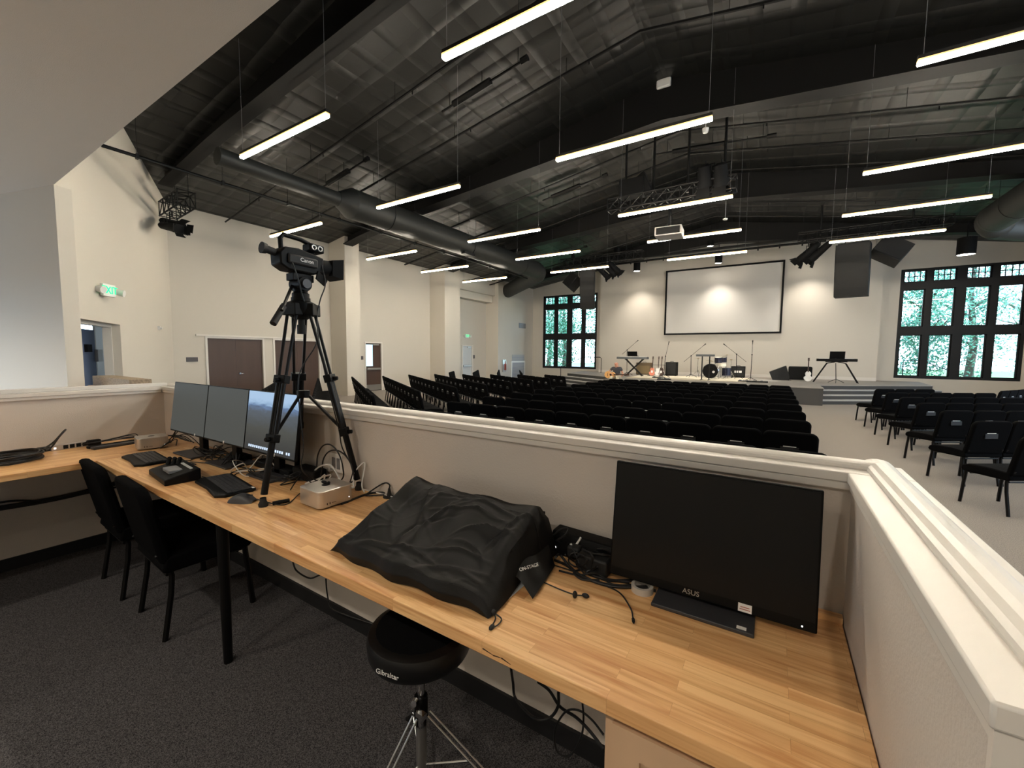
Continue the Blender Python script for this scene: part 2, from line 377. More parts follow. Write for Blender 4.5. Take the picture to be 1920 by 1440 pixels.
# baseboards
struct('baseboard_stage', MB().box((-9.07, YS-.025, .61), (3.93, YS, .76)), 'trim', label='white baseboard along the stage wall', cat='baseboard')
struct('baseboard_left', MB().box((XL, 9.75, 0), (XL+.02, 10.2, .12)).box((XL, 10.85, 0), (XL+.02, 11.75, .12)).box((XL, 12.8, 0), (XL+.02, 15.86, .12)), 'trim', label='white baseboard along the left wall', cat='baseboard')

# ------------------------------------------------------------------ portal frames (rafters) and purlins
for i, (Y0, wd) in enumerate(((4.5, .3), (10.35, .42), (16.3, .42), (22.4, .4))):
    x0, x1 = (-14.6 if i else -13.4), XR
    if i: x0 = -14.02
    xs = np.linspace(x0, x1, 28); top = [(float(x), roof_z(x)-.0) for x in xs][::-1]; bot = [(float(x), beam_z(x)) for x in xs]
    mb = MB().prism(bot+top, Y0, Y0+.03, 'Y')
    n = len(bot); T = Matrix.Identity(4)
    # bottom flange
    for k in range(n-1):
        (a, za), (b, zb) = bot[k], bot[k+1]
        mb.add([(a, Y0-wd/2, za), (b, Y0-wd/2, zb), (b, Y0+wd/2, zb), (a, Y0+wd/2, za), (a, Y0-wd/2, za+.03), (b, Y0-wd/2, zb+.03), (b, Y0+wd/2, zb+.03), (a, Y0+wd/2, za+.03)],
               [(0, 1, 2, 3), (4, 7, 6, 5), (0, 4, 5, 1), (2, 6, 7, 3)])
    o = mb.build('roof_beam', 'beam'); tag(o, 'black steel roof beam, '+['nearest, above the angled wall', 'second from the booth, over the wide pilaster', 'third from the booth, over the middle pilaster', 'farthest, just in front of the stage wall'][i], 'beam', 'black steel beams crossing the roof')

# ------------------------------------------------------------------ hanging tube lights
LZ = EYE+3.452; K = 1.569
cols = [-7.39, -4.375, -1.375, 1.6, 4.6]; rows = [2.455, 4.35, 6.56, 8.34, 10.12]
names_c = ['leftmost column', 'second column from left', 'middle column', 'fourth column from left', 'rightmost column']
def make_tube():
    r = local_thing('tube_light', (0, 0, 0), 'x', 'light', 'hanging linear tube lights')
    MB().box((-1.25, -.03, .0), (1.25, .03, .045)).build('housing', 'black', r)
    MB().box((-1.25, -.036, -.06), (1.25, .036, -.02)).build('diffuser', 'tube', r, bevel=.012)
    MB().box((-1.25, -.034, -.0195), (1.25, .034, .0)).build('amber_fringe', 'amber', r)  # glare fringe painted as a glowing strip, not a fixture part
    for sx in (-1.2, 1.2): MB().cyl((sx, 0, .0), (sx, 0, 1.), .003, n=5).build('hanging_wire', 'grey', r)
    return r
tube = make_tube(); first = True
for ci, cx in enumerate(cols):
    for ri, ry in enumerate(rows):
        if (ci == 0 and ri == 0): continue
        o = tube if first else dup(tube); first = False
        x, y = cx*K, ry*K
        o.location = (x, y, LZ)
        o['label'] = 'glowing hanging tube light, %s, %s row from the booth' % (names_c[ci], ORD[ri+1])
        for ch in o.children:
            if ch.name.startswith('hanging_wire'):
                wx = -1.2 if abs(ch.data.vertices[0].co.x+1.2) < .1 else 1.2
                ch.scale.z = roof_z(x+wx)-LZ-.02

# ------------------------------------------------------------------ windows
def window(name, x0, x1, label, axis='Y', Yp=YW):
    f = MB().use('bronze'); w = x1-x0; k = w/3.84; d0, d1 = Yp+.02, Yp+.2
    r = thing(name, ((x0+x1)/2, Yp, WZ0), label, 'window'); r['kind'] = 'structure'
    px = [.1, .84, 1.04, 1.78, 2.06, 2.80, 3.0, 3.74]
    zs = [(.1, 1.94), (2.29, 3.94), (4.26, 4.76)]
    H = WZ1-WZ0; kz = H/4.84
    X = lambda u: x0+u*k
    Z = lambda v: WZ0+v*kz
    # verticals
    ed = [0, .1, .84, 1.04, 1.78, 2.06, 2.80, 3.0, 3.74, 3.84]
    for i in range(0, 10, 2): f.box((X(ed[i]), d0, WZ0), (X(ed[i+1]), d1, WZ1))
    hz = [(0, .1), (1.94, 2.29), (3.94, 4.26), (4.76, 4.84)]
    for i in range(4):
        for a, b in hz: f.box((X(px[2*i]), d0, Z(a)), (X(px[2*i+1]), d1, Z(b)))
    f.build('window_frame', None, r)
    for i in range(4):
        for j, (a, b) in enumerate(zs):
            p = MB().box((X(px[2*i]), Yp+.11, Z(a)), (X(px[2*i+1]), Yp+.116, Z(b))).build('window_pane', 'glass', r)
            s = MB(); xa, xb, za, zb = X(px[2*i]), X(px[2*i+1]), Z(a), Z(b)
            s.box((xa, Yp+.08, za), (xa+.05, Yp+.13, zb)).box((xb-.05, Yp+.08, za), (xb, Yp+.13, zb)).box((xa, Yp+.08, za), (xb, Yp+.13, za+.035)).box((xa, Yp+.08, zb-.035), (xb, Yp+.13, zb))
            if j == 2:
                for q in range(1, 4): s.box((xa+(xb-xa)*q/4-.016, Yp+.09, za), (xa+(xb-xa)*q/4+.016, Yp+.12, zb))
                s.box((xa, Yp+.09, (za+zb)/2-.016), (xb, Yp+.12, (za+zb)/2+.016))
            s.build('sash', 'bronze', p)
    return r
window('window_1', -13.3, -9.48, 'tall black-framed twelve-pane window left of the stage')
window('window_2', 4.62, 8.45, 'tall black-framed twelve-pane window right of the stage')
def portal(loc, rot, sx, sy):
    d = bpy.data.lights.new('window_portal', 'AREA'); d.shape = 'RECTANGLE'; d.size = sx; d.size_y = sy
    d.cycles.is_portal = True
    o = bpy.data.objects.new('window_portal', d); COL.objects.link(o); o.location = loc; o.rotation_euler = rot
zc = (WZ0+WZ1)/2
portal((-11.4, YW+.4, zc), (R_(-90), 0, 0), 3.8, 4.8); portal((6.53, YW+.4, zc), (R_(-90), 0, 0), 3.8, 4.8)
for a, b in wr: portal((XR+.4, (a+b)/2, zc), (0, R_(90), 0), 4.8, 3.8)
portal((-22.3, -1.2, 1.6), (0, R_(-90), 0), 3.2, 4.8); portal((-22.3, 5.6, 1.4), (0, R_(-90), 0), 2.8, 6); portal((-14.75, YB-.3, 1.25), (R_(90), 0, 0), 10.5, 2.5)
# right wall windows (out of frame, they light the left wall)
for i, (a, b) in enumerate(wr):
    f = MB()
    for k in range(5): y = a+(b-a)*k/4; f.box((XR+.05, y-.08, WZ0), (XR+.2, y+.08, WZ1))
    for z in (WZ0+.05, WZ0+2.1, WZ0+4.1, WZ1-.05): f.box((XR+.05, a, z-.1), (XR+.2, b, z+.1))
    o = f.build('window_%d' % (3+i), 'bronze'); o['kind'] = 'structure'; o['label'] = 'side window %d of the right wall' % (i+1); o['category'] = 'window'

# outside: ground and trees
M['grass'] = mat('grass', (96, 122, 62), .9, var=.3, vscale=1.5)
tag(MB().box((-70, YW+.4, -.6), (70, 90, -.3)).build('lawn', 'grass'), 'sunlit lawn outside the stage windows', 'lawn', kind='structure')
M['leaf'] = mat('leaf_green', (74, 128, 100), .6, var=.5, vscale=.9)
M['leaf'].node_tree.nodes['Principled BSDF'].inputs['Transmission Weight'].default_value = 0
M['bark'] = mat('bark', (74, 66, 58), .9, var=.3, vscale=8)
def tree(x, y, h, r, sd, label):
    rnd = random.Random(sd); t = thing('tree', (x, y, -.3), label, 'tree', 'trees outside the stage windows')
    tr = MB().tube([(x, y, -.3), (x+.15, y, h*.3), (x-.1, y+.1, h*.6), (x, y, h*.95)], [.22, .17, .12, .04], 7)
    for k in range(7):
        a = rnd.uniform(0, 6.3); z = h*rnd.uniform(.25, .8); rr = r*rnd.uniform(.5, .9)
        tr.tube([(x, y, z), (x+cos(a)*rr*.5, y+sin(a)*rr*.5, z+.4), (x+cos(a)*rr, y+sin(a)*rr, z+1.)], [.07, .05, .02], 5)
    tr.build('trunk', 'bark', t)
    lf = MB(); vs = []; fs = []
    for k in range(7000 if y < 36 else 3500):
        u, v = rnd.uniform(0, 2*pi), rnd.uniform(-1, 1); w = rnd.random()**.4
        c = Vector((cos(u)*math.sqrt(1-v*v)*r*w, sin(u)*math.sqrt(1-v*v)*r*w, h*.55+v*h*.5*w))+Vector((x, y, 0))
        if sin(c.x*2.1+sd)+sin(c.z*2.7+sd*2)+sin(c.y*1.7) < -.5: continue
        a = Vector((rnd.gauss(0, 1), rnd.gauss(0, 1), rnd.gauss(0, 1))).normalized()*rnd.uniform(.05, .11); b = a.orthogonal().normalized()*a.length*.6
        i = len(vs); vs += [c-a, c+b, c+a, c-b]; fs.append((i, i+1, i+2, i+3))
    lf.add(vs, fs); lf.build('foliage', 'leaf', t)
tl = [(-17.5, 34, 8.5, 2.6, 'leftmost'), (-14.8, 31.5, 7, 1.9, 'second'), (-12.6, 35, 9, 2.2, 'third'), (-18.2, 40, 10, 3, 'far left'),
      (-11.5, 46, 10.5, 3, 'far middle'), (6.8, 31, 6.5, 1.9, 'near'), (9.3, 33.5, 8.5, 2.4, 'centre'), (11.7, 31.5, 7.5, 2.0, 'right'), (7.2, 42, 10, 3, 'far'), (14.2, 42, 10, 3.2, 'far right')]
for i, (x, y, h, r, w) in enumerate(tl):
    tree(x, y, h, r, i+1, ('leafy tree outside the left stage window, %s one' if x < 0 else 'leafy tree outside the right stage window, %s one') % w)

M['paving'] = mat('grey_paving', (110, 110, 108), .9)
tag(MB().box((-60, YB-40, -.12), (-22.3, 60, -.05)).box((-22.3, YB-40, -.12), (30, YB-.3, -.05)).build('paving', 'paving'), 'pale paving outside the lobby doors', 'paving', kind='structure')
# ------------------------------------------------------------------ doors on the left wall
def wall_door(n, a, b, label, leaves, m, style):
    r = thing('door_%d' % n, (XL, (a+b)/2, 0), label, 'door'); r['kind'] = 'structure'
    MB().box((XL-.15, a, 0), (XL+.02, a+.06, ZD)).box((XL-.15, b-.06, 0), (XL+.02, b, ZD)).box((XL-.15, a+.06, ZD-.06), (XL+.02, b-.06, ZD)).build('door_frame', 'trim', r)
    w = (b-a-.12)/leaves
    for k in range(leaves):
        y0 = a+.06+k*w
        lf = MB().box((XL-.1, y0+.003, .01), (XL-.05, y0+w-.003, ZD-.06)).build('door_leaf', m, r)
        if style == 'lever' and k == leaves-1 or (style == 'lever' and leaves == 1):
            MB().cyl((XL-.05, y0+.09, .97), (XL+.0, y0+.09, .97), .035).cyl((XL, y0+.08, .97), (XL, y0+.2, .97), .012).build('lever_handle', 'chrome', lf)
        if style == 'bar':
            MB().box((XL-.05, y0+.06, .93), (XL+.03, y0+w-.06, 1.02)).build('push_bar', 'steel', lf, bevel=.01)
            MB().box((XL-.05, y0+.02, .03), (XL-.045, y0+w-.02, .28)).build('kick_plate', 'steel', lf)
            MB().box((XL-.05, y0+w-.42, ZD-.15), (XL+.02, y0+w-.12, ZD-.09)).build('door_closer', 'steel', lf)
            if m == 'brown': MB().box((XL-.052, y0+.05, 1.1), (XL-.042, y0+.05+w*.42, ZD-.12)).build('vision_glass', 'skyglass', lf)
    return r
M['skyglass'] = mat('glass_daylight_glow', (190, 220, 235), .1, emit=(.62, .85, 1, 1), estr=.75)  # daylight behind the pane is put in as its own glow
wall_door(1, *doors[0], 'dark brown double door, nearest on the left wall', 2, 'brown', 'lever')
wall_door(2, *doors[1], 'dark brown double door behind the tripod', 2, 'brown', 'none')
wall_door(3, *doors[2], 'brown door with glass pane and push bar', 1, 'brown', 'bar')
M['paledoor'] = mat('pale_grey_door', (206, 210, 212), .5)
wall_door(4, *doors[3], 'white exit door with push bar in the recess', 1, 'paledoor', 'bar')
struct('trim_1', MB().box((XL, 5.6, ZD), (XL+.05, 9.85, ZD+.05)), 'trim', label='thin trim above the brown double doors', cat='trim')
def plaque(y, z, w, h, label, txt=None):
    p = tag(MB().box((XL, y-w/2, z-h/2), (XL+.012, y+w/2, z+h/2)).build('room_sign', 'signgrey'), label, 'sign')
M['signgrey'] = mat('sign_grey', (78, 74, 76), .5)
a_ = pX(360, 674, XL); plaque(a_.y, a_.z, .3, .13, 'small dark room sign left of the brown double door')
a_ = pX(677, 671, XL); plaque(a_.y, a_.z, .22, .16, 'small dark room sign beside the brown glazed door')
a_ = pX(888, 669, XL); plaque(a_.y, a_.z, .2, .2, 'small dark sign right of the white exit door')
# doorway in the angled wall: frame, open blue door, reveal
r = thing('door_5', apt((s0+s1)/2, -.2, 0), 'daylit doorway in the angled wall with slate blue door', 'door'); r['kind'] = 'structure'
MB().box((s0, -.26, 0), (s0+.04, -.13, zh), TA).box((s1-.04, -.26, 0), (s1, -.13, zh), TA).box((s0+.04, -.26, zh-.06), (s1-.04, -.13, zh), TA).build('door_frame', 'trim', r)
def a_d(px, d):                                              # pixel column -> s on the plane d behind the wall
    r_ = Vector(_ray(px, 660)); o_ = Vector((0, 0, EYE)); t_ = (CA+AN*d-o_).dot(AN)/r_.dot(AN); return (o_+r_*t_-CA).dot(AD)
dl0, dl1 = a_d(150, -.55), a_d(179, -.55)
lf = MB().box((dl0, -.6, .01), (dl1, -.55, zh-.1), TA).build('door_leaf', 'bluedoor', r)
MB().box((dl0+.2, -.55, zh-.55), (dl0+.42, -.5, zh-.4), TA).build('door_closer', 'matte', lf)
MB().box((dl1-.04, -.55, zh-.75), (dl1+.22, -.5, zh-.5), TA).build('door_plate', 'steel', lf)
w0, w1 = a_d(181, -1.4), a_d(206, -1.4)
MB().box((w0, -1.45, 0), (w0+(w1-w0)*.5, -1.4, zh+.3), TA).box((w0+(w1-w0)*.6, -1.45, 0), (w1+.6, -1.4, zh+.3), TA).build('side_panel', 'white', r)
MB().box((s0+(s1-s0)*.69, -.27, 0), (s1-.05, -.26, zh-.08), TA).build('side_glass', 'skyglass2', r) if 'skyglass2' in M else None

# ------------------------------------------------------------------ exit signs
M['green'] = mat('exit_green', (20, 160, 90), .4, emit=(0, .85, .30, 1), estr=1.3)
def exit_sign(T, label, stretch=1.):
    loc = T @ Vector((0, 0, 0)); r = thing('exit_sign', loc, label, 'sign', 'green exit signs')
    MB().box((-.16, .0, -.11), (.16, .05, .11), T).build('sign_body', 'white', r, bevel=.006)
    text_part('sign_text', 'EXIT', .19, T @ Matrix.Translation((0, .053, 0)) @ Matrix.Rotation(R_(90), 4, 'X'), 'green', r, .004)
    for sx in (-.24, .24):
        MB().box((sx-.015*(1 if sx < 0 else 1), .01, -.01), (sx*.6, .03, .01), T).cyl(T @ Vector((sx, .0, 0)), T @ Vector((sx*1.1, .12, -.02)), .05, .065).build('emergency_lamp', 'white', r)
s_, z_ = a_at(190, 544)
exit_sign(TA @ Matrix.Translation((s_, .07, z_)) @ Matrix.Rotation(R_(16), 4, 'Z'), 'green exit sign with two lamp heads above the daylit doorway')
TL = Matrix(((0, 1, 0, XL), (1, 0, 0, 0), (0, 0, 1, 0), (0, 0, 0, 1)))
p_ = pX(875, 630, XL)
exit_sign(TL @ Matrix.Translation((p_.y, 0, p_.z)), 'green exit sign in the far recess above the white door')
s_, z_ = a_at(296, 615)
tag(MB().box((s_-.03, 0, z_-.05), (s_+.03, .05, z_+.05), TA).cyl(TA @ Vector((s_, .05, z_)), TA @ Vector((s_, .09, z_)), .025).build('wall_sensor', 'white'), 'tiny white sensor on the angled wall', 'sensor')
# wall vents, extinguisher cabinet near the left window
XP = -14.1
a_ = pX(981, 611, XP); tag(MB().use('grey').box((XP, a_.y-.55, a_.z-.16), (XP+.02, a_.y+.3, a_.z+.16)).build('wall_vent', None), 'small grey vent high on the wall by the left window', 'vent')
a_ = pX(945, 686, XP)
r = thing('fire_extinguisher_cabinet', (XP, a_.y, a_.z-.35), 'wall cabinet with red fire extinguisher near the left window', 'cabinet')
MB().box((XP, a_.y-.2, a_.z-.38), (XP+.04, a_.y-.15, a_.z+.38)).box((XP, a_.y+.15, a_.z-.38), (XP+.04, a_.y+.2, a_.z+.38)).box((XP, a_.y-.15, a_.z+.33), (XP+.04, a_.y+.15, a_.z+.38)).box((XP, a_.y-.15, a_.z-.38), (XP+.04, a_.y+.15, a_.z-.33)).box((XP, a_.y-.15, a_.z-.33), (XP+.004, a_.y+.15, a_.z+.33)).build('cabinet_frame', 'steel', r)
M['red'] = mat('red_paint', (150, 60, 44), .35)
MB().cyl((XP+.1, a_.y, a_.z-.26), (XP+.1, a_.y, a_.z+.12), .07).cyl((XP+.1, a_.y, a_.z+.12), (XP+.1, a_.y, a_.z+.22), .03).build('extinguisher', 'red', r)
a0, a1 = pX(958, 680, XP), pX(984, 682, XP)
r = thing('return_air_grille', (XP, (a0.y+a1.y)/2, .2), 'large louvred return air grille beside the left stage window', 'grille')
MB().box((XP, a0.y, .2), (XP+.03, a0.y+.12, a0.z+.1)).box((XP, a1.y-.12, .2), (XP+.03, a1.y, a0.z+.1)).box((XP, a0.y+.12, a0.z), (XP+.03, a1.y-.12, a0.z+.1)).build('grille_frame', 'white', r)
g = MB()
for k in range(26): g.box((XP, a0.y+.12, .22+k*.055), (XP+.025, a1.y-.12, .22+k*.055+.03))
M['louvre'] = mat('louvre_grey', (150, 158, 172), .5)
g.build('louvres', 'louvre', r)

# ------------------------------------------------------------------ stage
SZ = .61; AW = R_(35)
pl = [(-6.35, 17.7), (1.5, 17.7), (1.5, 19.35), (5.2, 21.95), (5.45, YW), (3.93, YW), (3.93, YS), (-9.07, YS), (-9.07, YW), (-10.3, YW), (-10.05, 21.95), (-6.35, 19.35)]
mb = MB().use('riser').prism(pl, 0, SZ-.02).use('stagefloor').prism([(x+(.015 if x > 0 else -.015), y-.02) for x, y in pl[:6]]+pl[6:9]+[(x-.015, y-.02) for x, y in pl[9:]], SZ-.02, SZ)
tag(mb.build('stage_platform', None), 'raised grey stage platform with angled wings', 'stage')
def steps(side, label):
    sx = 1 if side > 0 else -1; x0 = 1.5 if side > 0 else -6.35
    d = Vector((cos(AW)*sx, sin(AW), 0)); n_ = Vector((sin(AW)*sx, -cos(AW), 0)); A = Vector((x0, 19.35, 0)); L = Vector((5.2-1.5, 2.6, 0)).length
    mb = MB()
    for k in (1, 2, 3):
        h = SZ-.1525*k
        a = A+n_*.33*k; b = a+d*L; c = A+n_*(.33*(k-1))+d*L; e_ = A+n_*(.33*(k-1))
        # cut at the thrust side plane x = x0
        a2 = a-d*((a.x-x0)/d.x); e2 = e_-d*((e_.x-x0)/d.x)
        mb.use('riser').prism([(p.x, p.y) for p in (a2, b, c, e2)], 0, h-.03)
        q = n_*.02
        mb.use('nosing').prism([(p.x, p.y) for p in (a2+q, b+q, c, e2)], h-.03, h)
    return tag(mb.build('stage_steps', None), label, 'steps')
steps(1, 'grey steps with pale treads right of the stage front'); steps(-1, 'grey steps with pale treads at the left end of the stage')
def railing(p0, p1, q, label):
    # level part p0->p1 at the stage, slope down to q
    h = .92
    m = MB().tube([p0, p0+Vector((0, 0, h-.06)), p0+Vector((0, 0, h))+(p1-p0)*.08, p1+Vector((0, 0, h)), q+Vector((0, 0, h)), q], .021, 8)
    return tag(m.build('stair_railing', 'legs'), label, 'railing')
a_ = pz(1691, 712.5, SZ); railing(a_, a_+Vector((.62, -.12, 0)), Vector((a_.x+1.75, a_.y-1.1, 0)), 'black handrail by the steps at the right window')
b_ = pz(1092.6, 699, SZ); railing(b_+Vector((.9, .6, 0)), b_, Vector((b_.x-.9, b_.y-1.1, 0)), 'black handrail by the steps at the left window')
tag(MB().box((-5.9, 19.4, SZ), (-.9, 22.9, SZ+.012)).build('stage_overlay', 'overlay'), 'pale rug under the drum kit', 'overlay')  # thin pale sheet laid on the stage floor

# projection screen
s_a, s_b = pY(1249.6, 508.6, YS), pY(1464.9, 624.8, YS)
r = thing('projection_screen', ((s_a.x+s_b.x)/2, YS, s_b.z), 'large white projection screen in a black frame above the stage', 'screen')
x0, x1, z0, z1 = s_a.x, s_b.x, s_b.z, s_a.z
MB().box((x0, YS-.06, z0), (x1, YS-.005, z1)).build('screen_surface', 'scr', r)
fw = .085
MB().box((x0, YS-.1, z0), (x0+fw, YS, z1)).box((x1-fw, YS-.1, z0), (x1, YS, z1)).box((x0+fw, YS-.1, z0), (x1-fw, YS, z0+fw)).box((x0+fw, YS-.1, z1-fw), (x1-fw, YS, z1)).build('screen_frame', 'matte', r)

# ------------------------------------------------------------------ auditorium chairs
def make_chair(pocket=True):
    r = local_thing('banquet_chair', (0, 0, 0), 'x', 'chair')
    # y=0 is the back of the backrest top, chair faces +y; width .50
    st = MB(); prof = [(.10, .40), (.12, .475), (.30, .485), (.50, .478), (.565, .455), (.585, .41), (.56, .385), (.12, .385)]
    st.prism([(a, b) for a, b in prof], -.256, .256, 'X'); st.build('seat', 'fabric', r, bevel=.022, seg=2)
    bk = MB(); n = 8; w = .254; pr = [(-w, .44), (-w, .82)]
    for i in range(1, n): a = pi-pi/2*i/n; pr.append((-w+.08+.08*cos(a), .82+.07*sin(a)))
    pr += [(w-.08-.08*cos(pi-pi/2*i/n), .82+.07*sin(pi-pi/2*i/n)) for i in range(n-1, 0, -1)]+[(w, .82), (w, .44)]
    bk.prism(pr, 0, .06, 'Y')
    for v in bk.v: v.y += (.9-v.z)*.21
    bk.build('backrest', 'fabric', r, bevel=.02, seg=2)
    fr = MB()
    for s in (-1, 1):
        lg = MB().tube(spline([(s*.225, .14, .395), (s*.225, .50, .385), (s*.228, .545, .34), (s*.235, .575, .0)], 3), .0165, 6); lg.build('leg', 'legs', r)
        lg = MB().tube(spline([(s*.225, .09, .50), (s*.227, .15, .36), (s*.235, .10, 0.)], 3), .0165, 6); lg.build('leg', 'legs', r)
    MB().tube([(-.225, .13, .37), (.225, .13, .37)], .01, 5).tube([(-.225, .5, .37), (.225, .5, .37)], .01, 5).build('seat_frame', 'legs', r)
    T = Matrix.Translation((0, .0, 0))
    pk = MB().box((-.085, .034, .655), (.085, .05, .72)).build('card_pocket', 'rubber', r)
    MB().box((-.06, .036, .69), (.06, .042, .735)).build('card', 'card', pk)
    return r
chair = make_chair(); used = [False]; NCH = [0]
def put_chair(x, y, rz, label, group):
    px, py = proj((x, y, .6))
    if px > 1985 or px < -60: return None
    c = chair if not used[0] else dup(chair); used[0] = True
    c.location = (x, y, 0); c.rotation_euler = (0, 0, rz); c['label'] = label; c['group'] = group; NCH[0] += 1
    return c
# centre block: 10 rows of 10
for k in range(10):
    for i in range(10):
        put_chair(-4.70+.257+i*.515, 4.30+k*1.03, 0, 'black chair, centre block, %s row from the booth, %s from its left end' % (ORD[k+1], ORD[i+1]), 'chairs of the centre block')
AC = R_(33.5)
nl = [13, 12, 12, 11, 9, 7, 5, 3]
for side in (-1, 1):
    for k in range(-2 if side < 0 else -1, 8):
        B = Vector((-6.45 if side < 0 else 2.25, 5.2+k*1.23, 0))
        for i in range(nl[max(0, k)]):
            p = B+Vector((side*cos(AC), sin(AC), 0))*.52*(i+.5)
            put_chair(p.x, p.y, side*AC, 'black chair, %s angled block, %s row, %s from the aisle' % ('left' if side < 0 else 'right', ORD[k+3], ORD[i+1]), 'chairs of the %s angled block' % ('left' if side < 0 else 'right'))
    AV = R_(57)
    for k, n_ in enumerate((6, 7, 6, 3)):
        st_ = [(-9.0, 15.0), (-9.88, 14.45), (-10.75, 13.9), (-11.6, 13.35)][k]
        B = Vector((st_[0] if side < 0 else -4.2-st_[0], st_[1], 0))
        for i in range(n_):
            p = B+Vector((side*cos(AV), sin(AV), 0))*.52*(i+.5)
            put_chair(p.x, p.y, side*AV, 'black chair, far %s wing by the window, %s row, %s along' % ('left' if side < 0 else 'right', ORD[k+1], ORD[i+1]), 'chairs of the far %s wing' % ('left' if side < 0 else 'right'))
print('chairs', NCH[0])

# ------------------------------------------------------------------ booth half walls and caps
CZ = EYE-.342
def wall_cap(m, a, b, w0, w1, axis):
    pass
bw = MB()
bw.box((-5.06, 1.56, 0), (.33, 1.68, CZ-.03))                    # front
struct('wall_booth_front', bw, 'boothwall', label='front half wall of the booth', cat='wall')
struct('wall_booth_right', MB().box((.215, .6, 0), (.335, 1.56, CZ-.03)), 'boothwall', label='right half wall of the booth', cat='wall')
struct('wall_booth_left', MB().box((-5.06, -1.6, 0), (-4.93, 1.56, CZ-.03)), 'boothwall', label='left half wall of the booth', cat='wall')
# caps: flat board, apron under the inner edge, half-round moulding on top
def cap_front(x0, x1):
    c = MB().box((x0, 1.54, CZ-.03), (x1, 1.70, CZ)).box((x0, 1.545, CZ-.055), (x1, 1.56, CZ-.03))
    h = MB(); n = 8
    pr = [(1.60, CZ)]+[(1.6+.0425*(1-cos(pi*i/n)), CZ+.004+.018*sin(pi*i/n)) for i in range(n+1)]+[(1.685, CZ)]
    h.prism(pr, x0+.1, x1-.06, 'X')
    return c, h
c, h = cap_front(-5.1, .35)
tr = struct('trim_2', c, 'trim', bevel=.004, label='white cap board on the front half wall', cat='trim')
struct('trim_3', h, 'trim', label='rounded handrail moulding on the front half wall', cat='trim')
n = 8
pr = [(.252, CZ)]+[(.2885-.0365*cos(pi*i/n), CZ+.004+.018*sin(pi*i/n)) for i in range(n+1)]+[(.325, CZ)]
struct('trim_4', MB().prism(pr, .59, 1.69, 'Y'), 'trim', label='rounded handrail moulding on the right half wall', cat='trim')
struct('trim_5', MB().box((.2, .585, CZ-.03), (.35, 1.54, CZ)).box((.207, .6, CZ-.055), (.215, 1.54, CZ-.03)), 'trim', bevel=.004, label='white cap board on the right half wall', cat='trim')
struct('trim_6', MB().box((-5.09, -1.62, CZ-.03), (-4.9, 1.54, CZ)).box((-4.93, -1.6, CZ-.055), (-4.91, 1.54, CZ-.03)).box((-5.04, -1.6, CZ), (-4.95, 1.6, CZ+.03)), 'trim', bevel=.004, label='white cap on the left half wall', cat='trim')
struct('trim_7', MB().box((.205, .59, 0), (.345, .6, CZ-.03)), 'trim', label='white end board of the right half wall', cat='trim')
struct('baseboard_front', MB().box((-4.93, 1.545, 0), (.215, 1.56, .1)), 'cove', label='black rubber base under the booth desk', cat='baseboard')
struct('baseboard_booth_left', MB().box((-4.93, -1.6, 0), (-4.915, 1.545, .1)), 'cove', label='black rubber base on the left booth wall', cat='baseboard')

# ------------------------------------------------------------------ worktops
DT = EYE-.8; DB = DT-.043
r = thing('booth_desk', (-1.6, 1.2, 0), 'long butcher block desk along the front half wall', 'desk')
MB().box((-4.1, .89, DB), (.212, 1.555, DT)).build('desk_top', 'wood', r, bevel=.003)
MB().cyl((-2.46, 1.0, .0), (-2.46, 1.0, DB), .022, .03, n=16).build('leg', 'legs', r)
MB().box((-.33, 1.53, DT), (.212, 1.556, DT+.018)).build('back_strip', 'wood', r)
d_ = thing('return_desk', (-4.5, .2, 0), 'butcher block return worktop along the left half wall', 'desk')
MB().box((-4.928, -1.5, DB), (-4.103, 1.555, DT)).build('desk_top', 'woodY', d_, bevel=.003)
MB().box((-4.93, -1.4, DB-.09), (-4.90, 1.5, DB-.0)).build('wall_ledger', 'woodY', d_)
# dark split along the front edge of the desk (a natural crack in the wood)
cr = MB()
pts = [pY(905, 1216, .889), pY(925, 1229, .889), pY(940, 1234, .889), pY(957, 1246, .889)]
for a, b in zip(pts, pts[1:]): cr.cyl(a, b, .0018, .0006, 5)
M['crack'] = mat('dark_wood_split', (58, 36, 22), .8)
cr.build('wood_split', 'crack', r)
# cabinet under the right end
c = thing('base_cabinet', (0, 1.2, 0), 'light maple base cabinet under the right end of the desk', 'cabinet')
MB().box((-.31, .94, .1), (.21, 1.54, DB)).box((-.31, 1.0, 0), (.21, 1.54, .1)).build('cabinet_body', 'cab', c)
dr = MB(); X0, X1, Z0, Z1 = -.285, .19, .13, DB-.035
dr.box((X0, .915, Z0), (X0+.065, .938, Z1)).box((X1-.065, .915, Z0), (X1, .938, Z1)).box((X0+.065, .915, Z0), (X1-.065, .938, Z0+.065)).box((X0+.065, .915, Z1-.065), (X1-.065, .938, Z1)).box((X0+.065, .928, Z0+.065), (X1-.065, .935, Z1-.065))
dr.build('cabinet_door', 'cab', c)
